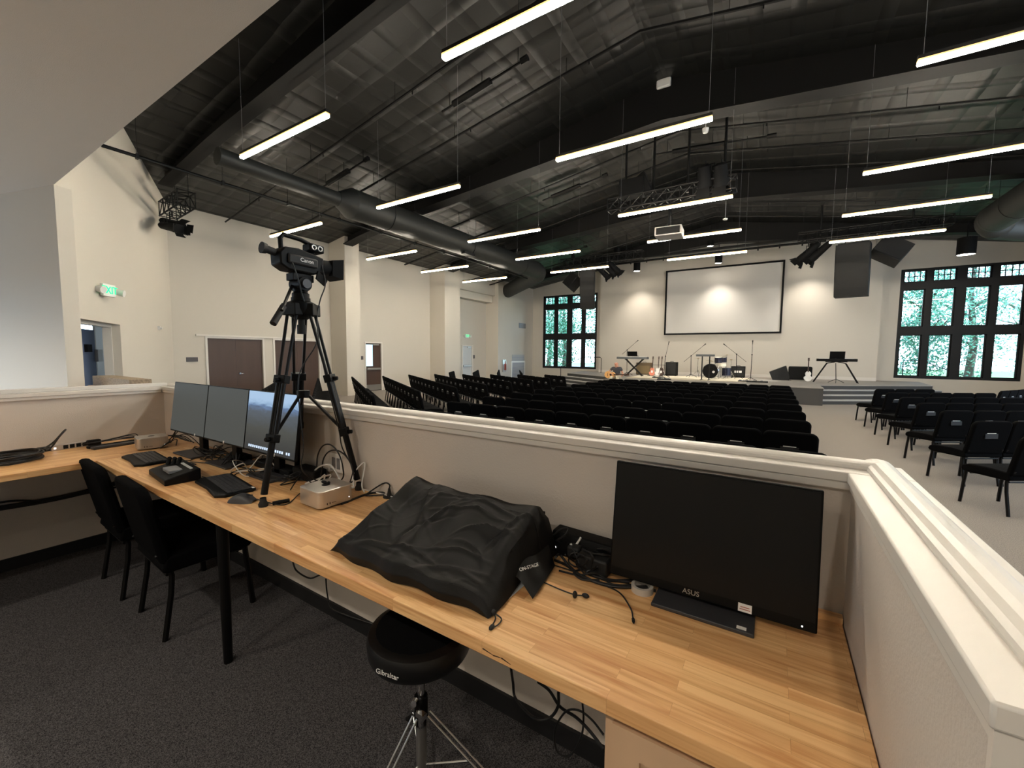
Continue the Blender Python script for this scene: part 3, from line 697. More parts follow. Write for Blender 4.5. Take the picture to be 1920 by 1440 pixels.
# hall-side column face seen past the cap: soffit cans
def can(x, y, label, w=CAN_W):   # unseen ceiling downlights: real over the booth, added in the lobby
    r = thing('recessed_light', (x, y, 4.12), label, 'light', 'recessed lights in the booth ceiling')
    MB().lathe([(.06, 0), (.095, 0), (.095, -.008), (.065, -.004), (.06, 0)], (x, y, 4.12)).build('trim_ring', 'white', r)
    MB().lathe([(.0001, -.002), (.06, -.002)], (x, y, 4.12)).build('lamp_disc', 'lamp', r)
    d = bpy.data.lights.new('recessed_lamp', 'SPOT'); d.energy = w; d.color = (1, .9, .76); d.spot_size = R_(130); d.spot_blend = .6; d.shadow_soft_size = .06
    o = bpy.data.objects.new('recessed_lamp', d); COL.objects.link(o); o.parent = r; o.location = (0, 0, -.03)
for x, y, wh in ((-3.6, -2.0, 'front left'), (-1.6, -2.0, 'front middle'), (.4, -2.0, 'front right'), (-3.6, -4.0, 'rear left'), (-1.6, -4.0, 'rear middle'), (.4, -4.0, 'rear right')):
    can(x, y, 'recessed round ceiling light behind the viewer, %s' % wh)
for x, y, wh in ((-8., -1.5, 'nearest the booth'), (-11., -2.0, 'farthest from the booth'), (-8.5, -4., 'by the back wall')):  # added lamps that brighten the lobby wall and, by bounce, the soffit
    can(x, y, 'added recessed fill light in the lobby ceiling, %s' % wh, CAN_W*2.6)

# ------------------------------------------------------------------ ducts
def spiral(pts, r, step=.11):
    P = spline(pts, 6); out = []; rr = []; L = 0
    dense = []
    for a, b in zip(P, P[1:]):
        n = max(1, int((b-a).length/(step/2)))
        for i in range(n): dense.append(a+(b-a)*(i/n))
    dense.append(P[-1])
    return dense, [r+(.006 if i % 2 else -.006) for i in range(len(dense))]
def duct(label, sx, r=.41):
    X0 = XC+sx*7.87; z = EYE+4.18
    t = thing('air_duct', (X0, 10, z), label, 'duct', 'round spiral air ducts')
    p, rr = spiral([(X0, 7.7, z), (X0, 12, z), (X0, 17.6, z), (X0, 18.5, z)], r)
    el = [Vector((X0+sx*.9*(1-cos(a)), 18.5+.9*sin(a), z-.12*a)) for a in np.linspace(0, R_(52), 7)]
    endp = Vector((-14.05 if sx < 0 else 9.9, 21.7, z-.35))
    MB().tube(p, rr, 28).build('straight_duct', 'duct', t)
    p2, r2 = spiral(el+[el[-1]+(endp-el[-1])*.5, endp], r*.97)
    MB().tube(p2, r2, 28).build('elbow_duct', 'duct', t)
    MB().tube([(X0, 7.7, z), (X0, 7.3, z)], [r+.01, r*.48], 28).tube([(X0, 7.35, z), (X0, 4.4, z)], r*.45, 24).build('reduced_duct', 'duct', t)
    for y in (9, 13, 17): MB().tube([(X0+(r+.012)*cos(a), y, z+(r+.012)*sin(a)) for a in np.linspace(pi, 2*pi, 13)], .008, 4).cyl((X0-r, y, z), (X0-r, y, roof_z(X0-r)), .006, n=5).cyl((X0+r, y, z), (X0+r, y, roof_z(X0+r)), .006, n=5).build('duct_strap', 'pipe', t)
    MB().box((X0+.1, 12.5, z-r-.02), (X0+.3, 13.1, z-r+.08)).build('register', 'black', t)
duct('large dark spiral duct running along the left side of the hall', -1)
duct('large spiral duct with an elbow at the right edge of the hall', 1)
# long pipe beside the left duct
q0 = pX(253, 292, -10.8); q1 = pX(653, 409, -10.8)
m = MB().tube([(q0.x, 2.6, q0.z), (q0.x, 18.5, q0.z)], .035, 8)
for y in np.arange(3.2, 18, 1.5): m.cyl((q0.x, y, q0.z), (q0.x, y, roof_z(q0.x)), .006, n=4).box((q0.x-.045, y-.02, q0.z-.05), (q0.x+.045, y+.02, q0.z+.05))
tag(m.build('sprinkler_main', 'pipe'), 'long black pipe running beside the left duct', 'pipe')
for i, (y, dz, r) in enumerate(((6.3, .4, .025), (8.2, .3, .03), (12.0, .42, .022), (13.6, .36, .035), (15.2, .3, .022), (18.2, .4, .022), (20.2, .34, .03))):
    m = MB(); xs = np.linspace(-14.4, 9.6, 17); m.tube([(float(x), y, roof_z(float(x))-dz) for x in xs], r, 6)
    for x in xs[1:-1:2]: m.cyl((x, y, roof_z(x)-dz), (x, y, roof_z(x)), .006, n=4).cyl((x+.5, y, roof_z(x+.5)-dz-.09), (x+.5, y, roof_z(x+.5)-dz), .012, n=5)
    tag(m.build('sprinkler_pipe', 'pipe'), 'thin black pipe across the roof, %s from the booth' % ORD[i+1], 'pipe', 'sprinkler pipes under the roof')
for i, (x0, y, w) in enumerate(((-11, 7.3, 2.0), (-6.5, 7.3, 2.2), (-7, 13.0, 2.3), (-3.2, 13.0, 3.0), (4.0, 12.8, 2.6), (-9.4, 19.0, 1.6))):
    m = MB(); a, b = Vector((x0, y, roof_z(x0)-.3)), Vector((x0+w, y, roof_z(x0+w)-.3))
    m.cyl(a, b, .025, n=6).cyl(a+(b-a)*.15, a+(b-a)*.6, .07, n=8).cyl(a+(b-a)*.93, b, .06, n=8)
    for s_ in (.1, .5, .9): c_ = a+(b-a)*s_; m.cyl(c_, (c_.x, c_.y, roof_z(c_.x)), .008, n=4)
    tag(m.build('roof_brace_rod', 'pipe'), 'short thick black rod with sleeve under the roof, %s from the left' % ORD[[0, 2, 1, 4, 5, 0][i]+1 if i < 5 else 6], 'rod', 'thick rods under the roof')
q = pY(1245, 157, 10.33); m = MB().box((q.x-.16, 10.27, q.z-.1), (q.x+.16, 10.35, q.z+.1))
tag(m.build('access_point', 'white', bevel=.03), 'white rounded box on the second black roof beam', 'device')
q = pY(1322, 247, 10.3); tag(MB().lathe([(.001, 0), (.05, .0), (.06, .03), (.07, .09), (.001, .09)], (q.x, 10.35, q.z)).cyl((q.x, 10.35, q.z+.08), (q.x, 10.35, beam_z(q.x)), .01).build('smoke_detector', 'white'), 'small white detector hanging below the second roof beam', 'detector')
q = pY(1360, 413, 16.3); tag(MB().lathe([(.001, 0), (.07, .0), (.08, .04), (.001, .06)], (q.x, 16.25, q.z)).cyl((q.x, 16.25, q.z), (q.x, 16.25, roof_z(q.x)), .006).build('smoke_detector', 'white'), 'small white detector above the projector', 'detector')

# ------------------------------------------------------------------ trusses and rigged gear
def truss(p0, p1, w, label, group='black lighting trusses', rise=None):
    p0, p1 = Vector(p0), Vector(p1); d = (p1-p0); L = d.length; d.normalize(); u = Vector((-d.y, d.x, 0)).normalized(); z = Vector((0, 0, 1))
    cs = [p0+u*a*w/2+z*b*w/2 for a in (-1, 1) for b in (-1, 1)]; m = MB()
    for c in cs: m.cyl(c, c+d*L, .022, n=6)
    n = max(2, int(L/w))
    for i in range(n+1):
        t = d*(L*i/n); t2 = d*(L*min(i+1, n)/n)
        for a, b in ((0, 1), (1, 3), (3, 2), (2, 0)):
            m.cyl(cs[a]+t, cs[b]+t, .012, n=5)
            if i < n: m.cyl(cs[a]+t, cs[b]+t2, .012, n=5)
    r = thing('lighting_truss', (p0+p1)/2, label, 'truss', group)
    m.build('truss_frame', 'pipe', r); return r
def rods(r, pts, rad=.022):
    for p in pts: MB().cyl(p, (p[0], p[1], roof_z(p[0])), rad, n=8).build('hanging_rod', 'pipe', r)
z_ = EYE+3.93
r = truss((-3.9, 11, z_), (-.9, 11, z_), .3, 'black truss with lights hanging above the projector'); rods(r, [(x, 11, z_) for x in (-3.47, -2.76, -1.95, -1.16)], .03)
z2 = EYE+4.68
r = truss((-9.6, 20, z2), (-5.4, 20, z2), .38, 'black truss over the left stage window'); rods(r, [(-8.96, 20, z2), (-6.2, 20, z2)], .02)
MB().cyl((-8.96, 20, z2+.2), (-8.96, 20, z2+1.0), .1, .03, 8).build('chain_hoist', 'pipe', r)
r = truss((.6, 20, EYE+4.62), (4.9, 20, EYE+4.62), .3, 'black truss right of the stage screen'); rods(r, [(1.3, 20, EYE+4.62), (3.9, 20, EYE+4.62)], .03)
zb = EYE+4.74
m = MB().cyl((-7.6, 21.5, zb-.05), (-2.4, 21.5, zb), .05, n=8).cyl((-2.4, 21.5, zb), (1.6, 21.5, zb-.02), .05, n=8).box((-7.6, 21.4, zb+.1), (1.6, 21.6, zb+.2))
for x in np.arange(-7.2, 1.6, .8): m.cyl((x, 21.45, zb-.14), (x, 21.45, zb-.02), .03, n=6).cyl((x, 21.5, zb), (x, 21.5, roof_z(x)), .008, n=4)
tag(m.build('lighting_batten', 'pipe'), 'long black lighting batten across the stage', 'batten')
q = a_at(292, 392); W0 = apt(q[0], .25, q[1])
r = truss(W0, W0+Vector((1.5, -.12, 0)), .36, 'small black truss by the angled wall'); rods(r, [W0+Vector((.5, 0, .1)), W0+Vector((1.3, 0, .1))], .008)

M['lens'] = mat('lamp_lens', (255, 245, 230), .2, emit=(1, .93, .82, 1), estr=5)
def spot_fixture(p, aim, L, R, label, power=0, target=None, clamp=None):
    p = Vector(p); aim = Vector(aim).normalized(); t = thing('stage_light', p, label, 'light', 'black theatrical stage lights')
    MB().cyl(p-aim*L*.5, p+aim*L*.25, R*.8, R, 12).cyl(p+aim*L*.25, p+aim*L*.5, R*1.05, R*1.05, 12).cyl(p-aim*L*.62, p-aim*L*.5, R*.5, R*.8, 12).build('lamp_body', 'matte', t)
    up = Vector((0, 0, 1)); s = aim.cross(up).normalized(); e = p+aim*L*.5; v = aim.cross(s).normalized()
    for k, dd in enumerate((s, -s, v, -v)):
        w = aim.cross(dd).normalized()*R*.8
        a = e+dd*R; b = e+dd*R*1.7+aim*R*1.2
        MB().add([a-w, a+w, b+w*1.2, b-w*1.2, a-w+aim*.006, a+w+aim*.006, b+w*1.2+aim*.006, b-w*1.2+aim*.006], [(0, 1, 2, 3), (7, 6, 5, 4), (0, 4, 5, 1), (2, 6, 7, 3), (1, 5, 6, 2), (3, 7, 4, 0)]).build('barn_door', 'matte', t)
    MB().tube([p-s*R*1.15, p-s*R*1.15+up*R*1.6, p+s*R*1.15+up*R*1.6, p+s*R*1.15], .012, 5).cyl(p+up*R*1.6, (p+up*R*1.6+up*(clamp or .15)), .02, n=6).build('yoke', 'pipe', t)
    MB().cyl(e-aim*.03, e-aim*.01, R*.85, n=12).build('lens', 'lens' if power else 'black_pl', t)
    if power:
        d = bpy.data.lights.new('stage_lamp', 'SPOT'); d.energy = power; d.color = (1, .93, .82); d.spot_size = R_(42); d.spot_blend = .5; d.shadow_soft_size = .08
        o = bpy.data.objects.new('stage_lamp', d); COL.objects.link(o); o.parent = t
        o.location = e+aim*.02-p; tg = Vector(target); o.rotation_euler = (tg-(e+aim*.02)).to_track_quat('-Z', 'Y').to_euler()
    return t
for i, (x, y) in enumerate(((1130, 510), (1142, 505), (1152, 502))):
    q = pY(x, y, 19.95); spot_fixture(q, (.7, .45, -.75), .62, .13, 'black stage light beside the left speaker column, %s from the left' % ORD[i+1], 900 if i == 1 else 0, (-4.5, 21.8, .6), .3)
for i, (x, y) in enumerate(((1515, 474), (1537, 472))):
    q = pY(x, y, 19.95); spot_fixture(q, (-.75, .3, -.7), .75, .15, 'black stage light right of the screen, %s of the pair' % ['left', 'right'][i], 900 if i == 0 else 0, (-1.5, 21.6, .6), .3)
q = W0+Vector((.55, -.1, -.45)); spot_fixture(q, (.95, .2, -.28), .75, .11, 'black stage light by the angled wall, upper one', clamp=.15)
q = W0+Vector((.85, -.25, -.62)); spot_fixture(q, (.95, .1, -.22), .8, .11, 'black stage light by the angled wall, lower one', clamp=.2)
for i, (x, y) in enumerate(((1322, 333), (1352, 330))):
    q = pY(x, y, 10.9); spot_fixture(q, (0.05, .3, -.95), .45, .17, 'moving head light on the middle truss, %s of two' % ['left', 'right'][i], clamp=.1)
q = pY(1187, 355, 11); tag(MB().box((q.x-.32, 10.8, q.z-.2), (q.x+.32, 11.2, q.z+.22), None).prism([(q.x+.05, q.z+.2), (q.x+.3, q.z+.36), (q.x+.5, q.z-.15), (q.x+.2, q.z-.2)], 10.85, 11.15, 'Y').build('dimmer_box', 'matte', bevel=.02), 'dark equipment box at the left end of the middle truss', 'box')
# speaker columns
def column(p0, w, h, dpt, bend, label, rz):
    t = local_thing('line_array_speaker', p0, label, 'speaker', 'hanging speaker columns', rz)
    n = 6; seg = []
    for k in range(n+1):
        u = k/n; seg.append((bend*u*u, -h*u))
    for half, (a, b) in enumerate(((0, 3), (3, 6))):
        pr = [(-dpt/2-seg[k][0]*0+seg[k][0], seg[k][1]) for k in range(a, b+1)]+[(dpt/2+seg[k][0]-.12*seg[k][0]/max(bend, .01), seg[k][1]) for k in range(b, a-1, -1)]
        MB().prism(pr, -w/2, w/2, 'X').build('speaker_cabinet', 'grille', t, bevel=.01)
        MB().prism([(-dpt/2-.012+seg[k][0], seg[k][1]-.01) for k in range(a, b+1)]+[(-dpt/2+.0+seg[k][0], seg[k][1]) for k in range(b, a-1, -1)], -w/2+.03, w/2-.03, 'X').build('grille', 'rubber', t)
    MB().box((-w/2+.05, -dpt/2+.1, 0), (w/2-.05, dpt/2-.1, .05)).cyl((-.25, 0, .05), (-.25, 0, .32), .015).cyl((.25, 0, .05), (.25, 0, .32), .015).build('rigging_frame', 'pipe', t)
    return t
q = pY(1102, 509, 19.6); column(q, .72, 1.8, .55, .42, 'tall black curved speaker column hanging over the left window', R_(18))
q = pY(1601, 459, 19.6); column(q, .98, 1.85, .6, .26, 'tall black speaker column hanging right of the screen', R_(-12))
def cube_spk(p, w, h, d, rot, label):
    t = thing('hanging_speaker', p, label, 'speaker', 'tilted hanging speakers'); T = Matrix.Translation(p) @ Euler(rot).to_matrix().to_4x4()
    MB().box((-w/2, -d/2, -h/2), (w/2, d/2, h/2), T).build('speaker_cabinet', 'grille', t, bevel=.02)
    MB().box((-w/2+.03, -d/2-.015, -h/2+.03), (w/2-.03, -d/2, h/2-.03), T).build('grille', 'rubber', t)
    MB().cyl(T @ Vector((0, .1, h/2)), T @ Vector((0, .1, h/2))+Vector((0, 0, .45)), .02).box((-w/2-.01, -.08, h/2), (w/2+.01, .12, h/2+.02), T).build('mounting_bracket', 'steel', t)
q = pY(1074, 529, 19.8); cube_spk(q, .62, .72, .55, (R_(-28), R_(32), R_(-30)), 'tilted black speaker hanging by the left speaker column')
q = pY(1670, 470, 19.8); cube_spk(q, .72, .9, .6, (R_(-25), R_(-52), R_(25)), 'tilted black speaker hanging by the right speaker column')
# downlight cylinders that wash the stage wall
for i, (x, y, Y0, dia, hh, pw) in enumerate(((1194, 509, 23.35, .36, .6, 1), (1347, 494, 23.35, .34, .55, 1), (1525, 478, 23.35, .34, .5, 1), (1157, 487, 21.6, .3, .6, 0), (1811, 478, 22.2, .52, .62, 0), (1332, 462, 21.7, .3, .25, 0))):
    q = pY(x, y, Y0); t = thing('cylinder_downlight', q, 'black cylinder downlight %s' % ['left of the screen', 'above the screen centre', 'right of the screen by the stage lights', 'hanging left of the stage batten', 'under the right duct near the right window', 'on the batten over the screen'][i], 'light', 'black cylinder downlights')
    MB().lathe([(dia/2-.01, .02), (dia/2, 0), (dia/2, hh), (.001, hh)], q, 20).cyl(q+Vector((0, 0, hh)), (q.x, q.y, max(q.z+hh+.05, min(roof_z(q.x), q.z+3))), .015, n=6).build('lamp_housing', 'matte', t)
    MB().lathe([(.001, .02), (dia/2-.02, .02)], q, 20).build('lamp_disc', 'lamp', t)
    if pw:
        d = bpy.data.lights.new('downlight', 'SPOT'); d.energy = SPOT_W*1.; d.color = (1, .92, .80); d.spot_size = R_(92); d.spot_blend = 1.; d.shadow_soft_size = .08
        o = bpy.data.objects.new('downlight', d); COL.objects.link(o); o.parent = t; o.location = (0, 0, -.03); o.rotation_euler = (R_(6), 0, 0)
# projector
M['projbody'] = mat('projector_white', (178, 174, 168), .5)
q = pY(1255, 437, 12); t = local_thing('projector', q, 'white and grey projector hanging in front of the screen', 'projector', rz=R_(4))
MB().box((-.34, -.3, -.12), (.34, .3, .12)).build('projector_body', 'projbody', t, bevel=.02)
MB().box((-.3, -.305, -.09), (.3, -.29, .09)).build('vent_panel', 'black_pl', t)
MB().cyl((-.02, 0, .12), (-.02, 0, .95), .03).cyl((-.1, 0, .12), (.04, 0, .7), .008).cyl((.08, 0, .12), (.02, 0, .8), .008).box((-.2, -.2, .12), (.2, .2, .14)).build('projector_mount', 'pipe', t)

# ------------------------------------------------------------------ instruments on the stage
M['tan'] = mat('acoustic_spruce', (222, 168, 104), .35, coat=.4)
M['rosew'] = mat('dark_fretboard', (60, 38, 28), .5)
M['amp'] = mat('amp_brown_tolex', (96, 82, 62), .8); M['ampcl'] = mat('amp_grille_cloth', (120, 104, 76), .9, var=.2, vscale=60)
M['cymbal'] = mat('bronze_cymbal', (150, 126, 74), .3, metal=.8); M['drumhead'] = mat('drum_head', (228, 222, 206), .5)
M['shell'] = mat('dark_blue_drum', (30, 32, 52), .25, coat=.6); M['redguitar'] = mat('pale_red_guitar', (208, 120, 92), .3)
def sp(x, y, Y): return pY(x, y, Y)
def mic(base, top, end, label, tail=None, cl=True):
    base, top, end = Vector(base), Vector(top), Vector(end); t = thing('microphone_stand', base, label, 'microphone stand', 'microphone stands on stage')
    m = MB().cyl(base+Vector((0, 0, .12)), top, .014, n=6); m.build('pole', 'legs', t)
    for k in range(3):
        a = 2*pi*k/3+.4; MB().tube([base+Vector((0, 0, .16)), base+Vector((.3*cos(a), .3*sin(a), .012))], .01, 5).build('leg', 'legs', t)
    d = (end-top).normalized(); b = top-d*(tail or .0)
    if (end-top).length > .05: MB().cyl(b, end, .009, n=6).ball(top, .03, 8).build('boom', 'legs', t)
    MB().cyl(end, end+d*.13, .012, .018, 8).ball(end+d*.15, .028, 8).build('microphone', 'matte', t)
    return t
def amp(x0, x1, ytop, Y, d, label, m1='matte', m2='grille', kind='guitar_amplifier', feet=True):
    a, b = sp(x0, ytop, Y), sp(x1, ytop, Y); X0, X1 = a.x, b.x; zt = (a.z+b.z)/2
    t = thing(kind, ((X0+X1)/2, Y, SZ), label, 'amplifier' if 'amp' in kind else 'case'); 
    MB().box((X0, Y, SZ+.03), (X1, Y+d, zt)).build('cabinet', m1, t, bevel=.015)
    MB().box((X0+.04, Y-.012, SZ+.09), (X1-.04, Y+.0, zt-(.16 if m2 == 'ampcl' else .04))).build('grille', m2, t)
    f = MB()
    for u in (X0+.05, X1-.05):
        for v in (Y+.04, Y+d-.04): f.cyl((u, v, SZ), (u, v, SZ+.03), .025, n=8)
    f.build('feet', 'rubber', t)
    MB().tube([((X0+X1)/2-.09, Y+d/2, zt), ((X0+X1)/2-.07, Y+d/2, zt+.03), ((X0+X1)/2+.07, Y+d/2, zt+.03), ((X0+X1)/2+.09, Y+d/2, zt)], .012, 5).build('handle', 'rubber', t)
    return t
amp(1193, 1222, 680, 22.6, .3, 'wide brown guitar amplifier behind the keyboard stand', 'amp', 'ampcl')
amp(1248, 1269, 679, 22.4, .42, 'tall black amplifier left of the drum kit')
amp(1371, 1397, 687, 22.9, .5, 'black amplifier with white badge right of the drums')
q = sp(1384, 697, 22.88); tag(MB().box((q.x-.16, 22.875, q.z-.05), (q.x-.0, 22.886, q.z+.05)).box((q.x+.03, 22.875, q.z-.05), (q.x+.15, 22.886, q.z+.05)).build('badge', 'card'), 'small white badge on the amplifier by the drums', 'badge')
# road case on the right
a, b = sp(1479, 687, 22.2), sp(1524, 687, 22.2)
t = thing('open_road_case', ((a.x+b.x)/2, 22.3, SZ), 'black road case standing open near the right keyboard', 'case')
MB().box((a.x, 22.2, SZ+.04), (b.x, 22.6, a.z)).build('case_body', 'matte', t, bevel=.05)
m = MB()
for u in (a.x+.1, b.x-.1): m.ball((u, 22.25, SZ+.04), .04, 8)
m.build('casters', 'steel', t)
# floor monitor
a, b = sp(1443, 700, 22.4), sp(1475, 706, 22.4)
t = thing('floor_monitor', ((a.x+b.x)/2, 22.4, SZ), 'black wedge floor monitor left of the road case', 'speaker')
w = b.x-a.x
MB().prism([(a.x+.12, SZ), (a.x-.02, SZ+.36), (a.x+.62, SZ+.66), (a.x+w+.12, SZ+.12), (a.x+w+.1, SZ)], 22.2, 22.7, 'Y').build('speaker_cabinet', 'grille', t, bevel=.01)
# keyboards
def keyboard(x0, x1, y, Y, label, d=.34, laptop=None):
    a, b = sp(x0, y, Y), sp(x1, y, Y); z = (a.z+b.z)/2
    t = thing('stage_keyboard', ((a.x+b.x)/2, Y, z), label, 'keyboard', 'keyboards on stage')
    MB().box((a.x, Y-d/2, z-.06), (b.x, Y+d/2, z+.05)).build('keyboard_body', 'keyb', t, bevel=.012)
    MB().box((a.x+.08, Y+.02, z+.05), (b.x-.08, Y+d/2-.02, z+.065)).build('keys', 'white', t)
    return a, b, z
M['keyb'] = mat('keyboard_grey', (88, 92, 94), .5)
def laptop(x0, x1, yb, yt, Y, label):
    a, b, c = sp(x0, yb, Y), sp(x1, yb, Y), sp((x0+x1)/2, yt, Y); t = thing('laptop', ((a.x+b.x)/2, Y, a.z), label, 'laptop', 'laptops on the keyboards')
    w = b.x-a.x; h = c.z-a.z
    MB().box((a.x, Y, a.z), (b.x, Y+.26, a.z+.02)).build('laptop_base', 'black_pl', t)
    MB().add([(a.x, Y, a.z), (b.x, Y, a.z), (b.x, Y-.08, a.z+h), (a.x, Y-.08, a.z+h), (a.x, Y+.015, a.z), (b.x, Y+.015, a.z), (b.x, Y-.065, a.z+h), (a.x, Y-.065, a.z+h)], [(0, 1, 2, 3), (7, 6, 5, 4), (0, 4, 5, 1), (1, 5, 6, 2), (2, 6, 7, 3), (3, 7, 4, 0)]).build('laptop_lid', 'black_pl', t)
a, b, z = keyboard(1158, 1215, 671, 21.2, 'grey keyboard on an X stand at the left of the stage')
c = (a.x+b.x)/2+.1
t = thing('keyboard_stand', (c, 21.2, SZ), 'black X-shaped keyboard stand at the left of the stage', 'stand'); zt = z-.06
for dy in (-.1, .1):
    MB().cyl((c-.42, 21.2+dy, SZ+.02), (c+.42, 21.2+dy, zt-.02), .022, n=8).build('cross_bar', 'legs', t)
    MB().cyl((c+.42, 21.2+dy, SZ+.02), (c-.42, 21.2+dy, zt-.02), .022, n=8).build('cross_bar', 'legs', t)
for u, v in ((-.42, SZ+.02), (.42, SZ+.02), (-.42, zt-.02), (.42, zt-.02)): MB().cyl((c+u, 21.0, v), (c+u, 21.4, v), .02, n=8).build('foot_bar', 'legs', t)
laptop(1177, 1195, 668, 659, 21.25, 'open laptop on the left keyboard')
a2, b2, z2_ = keyboard(1531, 1607, 675, 21.6, 'long black keyboard at the right of the stage')
for ch in bpy.data.objects['stage_keyboard.001'].children:
    if ch.name.startswith('keyboard_body'): ch.data.materials[0] = M['black_pl']
t = thing('table_keyboard_stand', ((a2.x+b2.x)/2, 21.6, SZ), 'folding black stand with splayed legs under the right keyboard', 'stand'); zt = z2_-.06
for s_, xx in ((-1, a2.x+.35), (1, b2.x-.35)):
    for dy in (-.14, .14): MB().tube([(xx-s_*.25, 21.6+dy, zt-.03), (xx, 21.6+dy, zt-.08), (xx+s_*.42, 21.6+dy*1.2, SZ+.012)], .016, 6).build('leg', 'legs', t)
MB().cyl((a2.x+.3, 21.6, zt-.015), (b2.x-.3, 21.6, zt-.015), .014, n=6).build('cross_bar', 'legs', t)
laptop(1555, 1584, 673, 659, 21.6, 'open laptop on the right keyboard')
q = pz(1567, 718, SZ); mic(q, sp(1567, 680, q.y)+Vector((0, 0, -.02)), sp(1567, 679, q.y), 'low tripod stand in front of the right keyboard')
# microphone stands
def pmic(bx, by, tx, ty, ex, ey, Y, label, tail=0): 
    b = sp(bx, by, Y); b.z = SZ; mic(b, sp(tx, ty, Y), sp(ex, ey, Y), label, tail)
pmic(1175, 708, 1176, 656, 1192, 642, 21.9, 'boom microphone stand behind the left keyboard', .35)
pmic(1244, 706, 1248, 668, 1253, 647, 21.0, 'straight microphone stand left of the tall amplifier')
pmic(1295, 706, 1296, 667, 1318, 649, 22.0, 'boom microphone stand left of the drum kit', .45)
pmic(1380, 709, 1381, 664, 1362, 649, 22.2, 'boom microphone stand right of the drum kit', .55)
pmic(1407, 715, 1410, 665, 1411, 646, 20.3, 'straight microphone stand at the front right of the drums')
# tall narrow table keyboard in front of the drums
a, b = sp(1306, 666, 20.0), sp(1340, 667, 20.0)
t = thing('sample_pad', ((a.x+b.x)/2, 20, a.z), 'flat grey pad keyboard on two legs in front of the drums', 'keyboard')
MB().box((a.x, 19.85, a.z-.05), (b.x, 20.15, a.z+.04)).build('pad_body', 'keyb', t, bevel=.01)
for px_ in (1316, 1330): q = sp(px_, 690, 20.0); MB().cyl((q.x, 20, SZ), (q.x, 20, a.z-.05), .024, n=8).box((q.x-.03, 19.7, SZ), (q.x+.03, 20.3, SZ+.03)).build('leg', 'legs', t)
# drum kit
bc = sp(1333, 696, 21.6); bc.z = SZ+.012+.34
t = thing('bass_drum', (bc.x, 21.6, SZ+.012), 'black bass drum with round white badge', 'drum')
MB().cyl((bc.x, 21.35, bc.z), (bc.x, 21.85, bc.z), .33, n=28).build('drum_shell', 'shell', t)
MB().cyl((bc.x, 21.33, bc.z), (bc.x, 21.35, bc.z), .315, n=28).build('front_head', 'black_pl', t)
MB().cyl((bc.x+.14, 21.32, bc.z-.03), (bc.x+.14, 21.33, bc.z-.03), .055, n=16).build('port_badge', 'card', t)
MB().tube([(bc.x+.338*cos(a), 21.35, bc.z+.338*sin(a)) for a in np.linspace(0, 2*pi, 28, endpoint=False)], .014, 5, True).build('hoop', 'chrome', t)
for s_ in (-1, 1): MB().cyl((bc.x+s_*.22, 21.45, bc.z-.15), (bc.x+s_*.36, 21.35, SZ+.014), .01, n=6).build('spur', 'chrome', t)
def drum(x, y, Y, R, h, label, m='shell', legs=True, tilt=0):
    q = sp(x, y, Y); t = thing('drum', (q.x, Y, SZ+.012), label, 'drum', 'smaller drums of the drum kit')
    T = Matrix.Translation(q) @ Matrix.Rotation(tilt, 4, 'X')
    MB().lathe([(.001, -h/2), (R, -h/2), (R, h/2), (.001, h/2)], (0, 0, 0), 20, T).build('drum_shell', m, t)
    MB().lathe([(.001, h/2), (R-.01, h/2+.008)], (0, 0, 0), 20, T).build('drum_head', 'drumhead', t)
    if legs:
        for k in range(3):
            a = 2*pi*k/3; MB().tube([q+Vector((R*.9*cos(a), R*.9*sin(a), 0)), (q.x+R*1.0*cos(a), Y+R*1.0*sin(a), SZ+.014)], .01, 5).build('leg', 'chrome', t)
drum(1347, 675, 21.7, .17, .25, 'dark blue rack tom above the bass drum', legs=False, tilt=.15)
MB().cyl((bc.x+.05, 21.6, bc.z+.28), (sp(1347, 675, 21.7).x, 21.7, sp(1347, 675, 21.7).z-.1), .016, n=6).build('tom_mount', 'chrome', bpy.data.objects['bass_drum'])
drum(1356, 674, 21.9, .16, .22, 'second dark rack tom', legs=True, tilt=.2)
drum(1353, 684, 21.3, .18, .14, 'pale snare drum on a chrome stand', 'drumhead', legs=True)
drum(1362, 697, 21.9, .2, .36, 'floor tom on chrome legs', legs=True)
def cymbal(x, y, Y, R, label, tilt=.15, stand=True):
    q = sp(x, y, Y); t = thing('cymbal', (q.x, Y, SZ+.012), label, 'cymbal', 'cymbals on stands')
    MB().lathe([(.001, .03), (.04, .025), (.06, .008), (R, 0), (R, -.004), (.001, .004)], (0, 0, 0), 24, Matrix.Translation(q) @ Matrix.Rotation(tilt, 4, 'Y')).build('cymbal_plate', 'cymbal', t)
    MB().cyl((q.x, Y, SZ+.25), q, .012, n=6).build('pole', 'chrome', t)
    for k in range(3):
        a = 2*pi*k/3+.9; MB().tube([(q.x, Y, SZ+.38), (q.x+.26*cos(a), Y+.26*sin(a), SZ+.026)], .009, 5).build('leg', 'chrome', t)
cymbal(1333, 677, 22.0, .26, 'tilted bronze cymbal over the bass drum', .2)
cymbal(1363, 666, 22.0, .26, 'highest bronze cymbal right of the toms', -.05)
cymbal(1371, 675, 22.1, .2, 'low thin cymbal at the right of the kit', .0)
cymbal(1309, 672, 22.2, .17, 'small cymbal at the left of the kit', .0)
